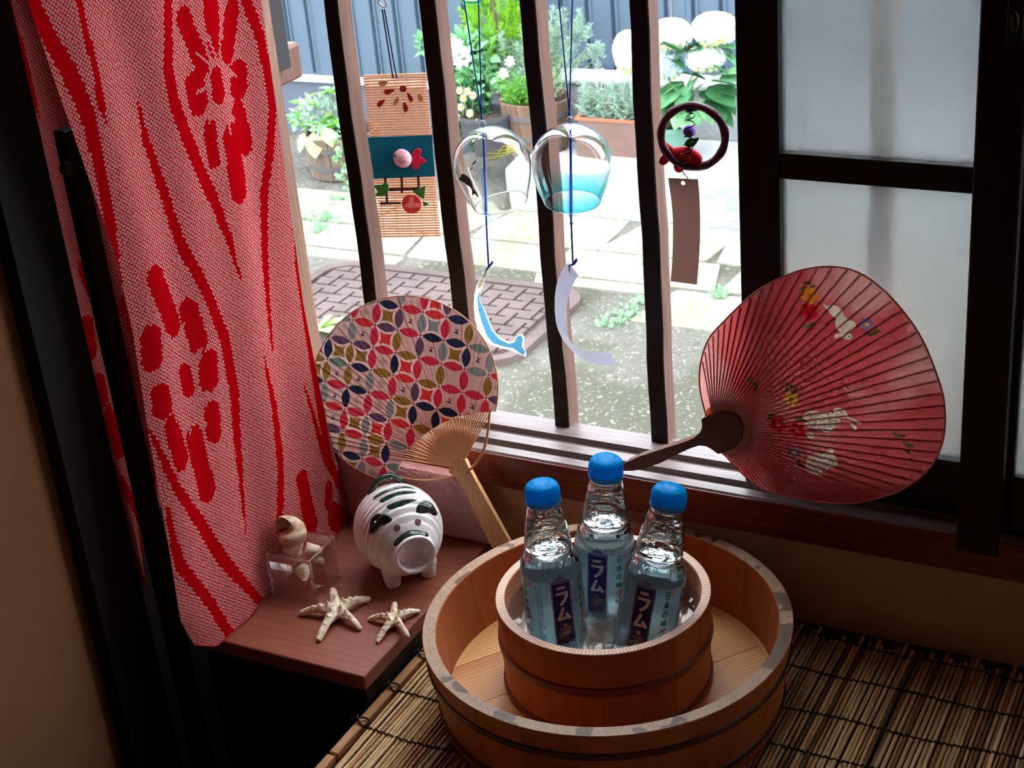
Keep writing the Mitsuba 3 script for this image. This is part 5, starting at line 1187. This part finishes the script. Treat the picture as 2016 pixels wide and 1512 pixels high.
Ls = [(1119, 517), (1103, 540), (1094, 570), (1092, 605), (1096, 640), (1108, 668), (1126, 690), (1150, 708), (1180, 718), (1216, 721)]
Rs = [(1139, 542), (1128, 560), (1119, 585), (1116, 612), (1117, 640), (1121, 668), (1133, 684), (1150, 690), (1174, 693), (1200, 694)]
ys_ = np.interp(np.arange(10), [0, 3, 6, 9], [1.392, 1.400, 1.405, 1.385])
L3 = smooth_curve([at_y(*q, y_) for q, y_ in zip(Ls, ys_)], 50); R3 = smooth_curve([at_y(*q, y_ - .006) for q, y_ in zip(Rs, ys_)], 50)
V = np.array([L3 + (R3 - L3) * u for u in np.linspace(0, 1, 6)]).reshape(-1, 3)
part(sk, 'paper', tm(V, grid_faces(6, 50)), 'strip_white', smooth=True)

# ring ornament with a red felt fish
mat('ring_wrap', proc(lambda p, n, uv: mix(lin(128, 62, 86), lin(80, 48, 84), noise(p.x * 200, p.y * 200, p.z * 200))), .45, specular=.5, bump=lambda p, n, uv: noise(p.x * 500, p.y * 500, p.z * 500), bs=.0006)
mat('felt_red', lin(214, 24, 30), .95); mat('felt_green', lin(70, 168, 60), .9); mat('pompom_violet', lin(136, 96, 196), .95); mat('wire_dark', lin(30, 28, 30), .4); mat('wire_gold', lin(190, 160, 110), .3, metallic=.8)
thin('strip_brown', lin(168, 128, 116), .7, dt=.25)
k = thing('ring_ornament', 'dark purple wrapped ring hanging at the right with a red felt fish inside', 'hanging ornament')
c = at_y(1364, 269, YC); Rr = .0312
th = np.arange(96) * 2 * np.pi / 96
P = np.stack([c[0] + Rr * np.cos(th), YC + .006 * np.cos(th), c[2] + Rr * np.sin(th) * 1.0], -1)
part(k, 'ring', tube(P, .0040 + .0003 * np.sin(th * 9), 12, closed=True), 'ring_wrap', smooth=True)
top = at_y(1356, 200, YC)
scene['nylon'] = {'type': 'thindielectric', 'int_ior': 1.4, 'ext_ior': 1.0, 'specular_transmittance': rgb((.75, .9, .95))}
hang(k, top, (top[0], YC, ZT), .0006, 'nylon', 'thread')
n_ = 200; s_ = np.linspace(0, 1, n_); A = at_y(1360, 208, YC); B = at_y(1352, 330, YC)
coil = A + (B - A) * s_[:, None] + np.stack([.0046 * np.sin(s_ * 2 * np.pi * 7.5), .0046 * np.cos(s_ * 2 * np.pi * 7.5), 0 * s_], -1)
part(k, 'coil', tube(coil, .0006, 5), 'wire_dark', smooth=True)
part(k, 'wire_bundle', tube(smooth_curve(np.array([A + nrng.normal(0, .0035, 3) * [1, .6, .8] + [0, 0, -.004] for _ in range(14)]), 90), .0008, 5), 'wire_dark', smooth=True)
part(k, 'pompom', blob(at_y(1357, 258, YC + .004), .0062, 2), 'pompom_violet', smooth=True)
lf = at_y(1361, 281, YC + .002)
part(k, 'leaf', xf(extr(Polygon(smooth_curve([(-.007, -.003), (-.002, .004), (.005, .005), (.0075, .006), (.004, -.002), (-.001, -.005)], 24, True)), .001), np.array([[1, 0, 0], [0, 0, 1], [0, 1, 0]]), lf), 'felt_green')
f0 = at_y(1352, 306, YC + .002)
fb = blob((0, 0, 0), (.0165, .0065, .0085), 3); fb.vertices[:, 2] *= 1 - .25 * np.clip(-fb.vertices[:, 0] / .0165, 0, 1)
part(k, 'fish_body', xf(fb, rot([0, 1, 0], 14), f0), 'felt_red', smooth=True)
tl = Polygon(smooth_curve([(0, 0), (-.008, .006), (-.0165, .0095), (-.0195, .0065), (-.015, .0005), (-.019, -.006), (-.0205, -.012), (-.016, -.0135), (-.008, -.006)], 40, True))
part(k, 'fish_tail', xf(extr(tl, .003), np.array([[1, 0, 0], [0, 0, -1], [0, 1, 0]]), f0 + [-.0085, .0015, .002]), 'felt_red', smooth=40)
fin = Polygon(smooth_curve([(0, 0), (.006, -.003), (.0055, -.010), (-.001, -.0125), (-.0045, -.006)], 24, True))
part(k, 'fish_fin', xf(extr(fin, .002), np.array([[1, 0, 0], [0, 0, -1], [0, 1, 0]]), f0 + [-.010, .002, -.006]), 'felt_red', smooth=40)
part(k, 'gold_wire', tube(smooth_curve([f0 + q for q in np.array([(-.006, -.0062, -.004), (.003, -.0068, .002), (-.004, -.007, .0035), (.004, -.007, -.003), (-.003, -.007, -.007), (.003, -.0068, -.010)])], 40), .0004, 5), 'wire_gold', smooth=True)
b0_ = at_y(1352, 333, YC)
part(k, 'wire_tie', tube(smooth_curve([b0_ + [0, -.005, .006], b0_ + [-.002, -.006, .0], b0_ + [.001, -.004, -.006], b0_ + [.001, 0, -.009]], 20), .0006, 5), 'wire_gold', smooth=True)
sk = thing('paper_strip', 'brown card strip with a punched hole hanging below the ring ornament', 'strip')
BS = Plane((0, YC, .3), (0, 0, 1))
bzz = lambda L: z_(L, 1000, 300, 4.032)
Lb = bzz([(1298, 181), (1308, 280), (1318, 420), (1316, 560), (1305, 720), (1290, 880), (1268, 1045)]); Rb_ = bzz([(1533, 190), (1540, 330), (1538, 460), (1530, 620), (1515, 780), (1497, 930), (1478, 1072)])
Lc = smooth_curve([BS.at(*q) for q in Lb], 30); Rc_ = smooth_curve([BS.at(*q) for q in Rb_], 30)
bp_ = Polygon(np.vstack([Lc, Rc_[::-1]])).difference(Point(BS.at(1000 + 1415 / 4.032, 300 + 222 / 4.032)).buffer(.0022))
s_m, uvb = BS.sheet(bp_, 0.0, .006); s_m.vertices = BS.P(uvb, .010 * np.sin((uvb[:, 1] - .12) * 16)); part(sk, 'card', s_m, 'strip_brown', smooth=True)
hang(sk, b0_ + [.001, 0, -.009], BS.P(BS.at(1351, 354), .004)[0], .0004, 'wire_dark', 'thread')

# bamboo slat ornament hanging outside, behind the bars
TLp, TRp = np.array([-1.016, 1.500]), np.array([-.9445, 1.5225])
class VPlane(Plane):
    def __init__(s):
        e = TRp - TLp; s.p0 = np.array([TLp[0], TLp[1], .3]); s.ex = np.array([e[0], e[1], 0]) / np.linalg.norm(e); s.ey = np.array([0, 0, 1.]); s.n = np.cross(s.ex, s.ey)
        if s.n[1] > 0: s.n = -s.n
BL_ = VPlane()
mat('slat_bamboo', lin(196, 138, 92), .5); scene['slat_thin'] = {'type': 'principledthin', 'base_color': rgb(lin(226, 186, 148)), 'roughness': .5, 'diff_trans': .8}
mat('slat_sheet', lin(40, 120, 140), .8); thin('blind_blue', lin(40, 132, 160), .8, dt=.7)
k = thing('bamboo_ornament', 'small hanging bamboo slat blind decorated with a pink fish and red fruit', 'hanging ornament')
uL, uR = BL_.at(715, 147)[0], BL_.at(838, 142)[0]; vT, vB = BL_.at(770, 145)[1], BL_.at(805, 467)[1]
ns = 62
for i in range(ns):
    v0 = vT + (vB - vT) * (i + .5) / ns; dx = -.004 * (i / ns)
    part(k, 'slat', tube(BL_.P(np.array([(uL + dx + rng.uniform(-.0006, .0006), v0), ((uL + uR) / 2 + dx, v0 + rng.uniform(-.0002, .0002)), (uR + dx + rng.uniform(-.0006, .0006), v0)])), .00118, 6), 'slat_thin', smooth=True)
for q in (.06, .30, .5, .70, .94): part(k, 'binding_thread', tube(BL_.P(np.array([(uL + (uR - uL) * q, vT + .001), (uL + (uR - uL) * q - .004, vB - .001)]), -.0014), .0004, 5), 'fan_binding')
band = BL_.poly([(723, 270), (851, 265), (857, 346), (732, 352)])
part(k, 'blue_band', BL_.slab(band, .0013, .0003), 'blind_blue', smooth=False, label='blue paper band')
def deco(name, pts, m, e=.0018, th=.0009, smooth_=True, lab=None, n=30):
    P = np.array([BL_.at(*q) for q in pts]); P = smooth_curve(P, n, True) if smooth_ else P
    part(k, name, BL_.slab(Polygon(P).buffer(0), e, th), m, smooth=30, label=lab)
zb2 = lambda L: z_(L, 540, 200, 5.93); zb1 = lambda L: z_(L, 540, 0, 5.93)
mat('felt_pink', proc(lambda p, n, uv: mix(lin(232, 170, 190), lin(240, 200, 210), smoothstep(.45, .6, noise(p.x * 420, p.y * 420, p.z * 420)))), .9); mat('deco_red', lin(150, 26, 24), .8); mat('deco_fruit', lin(220, 56, 56), .8); mat('deco_leaf', lin(52, 120, 50), .8); mat('deco_branch', lin(70, 26, 22), .8); mat('deco_tan', lin(190, 132, 90), .8); mat('felt_crimson', lin(206, 24, 64), .9)
fc = BL_.P(BL_.at(*zb2([(1512, 640)])[0]), .007)[0]
part(k, 'fish_body', blob(fc, (.0118, .0075, .0112), 3), 'felt_pink', smooth=True, label='pink cloth fish body')
part(k, 'fish_eye', blob(BL_.P(BL_.at(*zb2([(1440, 592)])[0]), .0135)[0], .0016), 'paint_black'); part(k, 'fish_eye', blob(BL_.P(BL_.at(*zb2([(1410, 698)])[0]), .010)[0], .0013), 'paint_black')
deco('fish_tail', zb2([(1620, 600), (1660, 540), (1710, 535), (1725, 580), (1710, 620), (1775, 670), (1770, 705), (1710, 705), (1690, 770), (1640, 765), (1620, 700)]), 'felt_crimson', .004, .002, lab='crimson fish tail')
for L in ([(1290, 1050), (1330, 1035), (1410, 1040), (1370, 1080), (1295, 1085)], [(1470, 1010), (1505, 992), (1545, 1010), (1535, 1060), (1490, 1065)], [(1560, 1070), (1600, 1110), (1625, 1165), (1600, 1180), (1570, 1140)], [(1205, 1215), (1240, 1170), (1300, 1160), (1270, 1210), (1225, 1245)], [(1520, 1185), (1560, 1230), (1565, 1280), (1535, 1305), (1510, 1260)]):
    deco('petal', zb1(L), 'deco_red', lab=None)
for L in ([(1400, 1180), (1460, 1130), (1450, 1190), (1400, 1225)], [(1690, 1090), (1730, 1110), (1735, 1170), (1710, 1180)], [(1220, 960), (1270, 935), (1330, 945), (1300, 990), (1230, 985)]): deco('petal', zb1(L), 'deco_tan')
for L in ([(1285, 870), (1312, 870), (1335, 1180), (1310, 1180)], [(1478, 870), (1505, 870), (1508, 1060), (1482, 1060)], [(1672, 860), (1698, 860), (1702, 1000), (1678, 1000)], [(1340, 1005), (1690, 995), (1690, 1025), (1340, 1040)], [(1240, 1168), (1480, 1163), (1480, 1192), (1240, 1200)]): deco('branch', zb2(L), 'deco_branch', .0016, .0006, False)
for L in ([(1165, 965), (1260, 960), (1300, 935), (1340, 960), (1335, 1050), (1290, 1090), (1180, 1095), (1215, 1040)], [(1620, 1035), (1770, 975), (1755, 1130), (1700, 1100)], [(1740, 1150), (1815, 1190), (1750, 1215)]): deco('leaf', zb2(L), 'deco_leaf', .0026, .0008, False)
cf = BL_.at(*zb2([(1612, 1180)])[0]); part(k, 'fruit', BL_.slab(Point(cf).buffer(.0118, quad_segs=10), .0036, .0016), 'deco_fruit', smooth=30, label='red round fruit')
mat('fruit_mark', lin(240, 130, 124), .8)
deco('fruit_mark', zb2([(1600, 1090), (1630, 1095), (1640, 1160), (1720, 1185), (1715, 1215), (1640, 1215), (1600, 1235), (1570, 1210), (1530, 1225), (1540, 1190), (1585, 1150)]), 'fruit_mark', .0053, .0004)
e_ = BL_.at(777, 147)
for du in (-.0022, .0022):
    part(k, 'hanger', tube([BL_.P(e_ + [du, -.004], .001)[0], BL_.P(BL_.at(755, 18) + [du * .6, 0], .001)[0]], .0009, 6), 'cord_dark', smooth=True)
hk = BL_.P(BL_.at(755, 14), .001)[0]
mat('steel', lin(200, 200, 204), .25, metallic=1.0)
part(k, 'hook', tube(smooth_curve([hk + [-.004, 0, .010], hk + [-.001, 0, .001], hk + [.003, 0, .001], hk + [.004, 0, .008], hk + [.001, 0, .02]], 20), .0012, 6), 'steel', smooth=True)
hang(k, hk + np.array([.001, 0, .02]), hk + np.array([.001, 0, .66]), .0006, 'cord_dark')
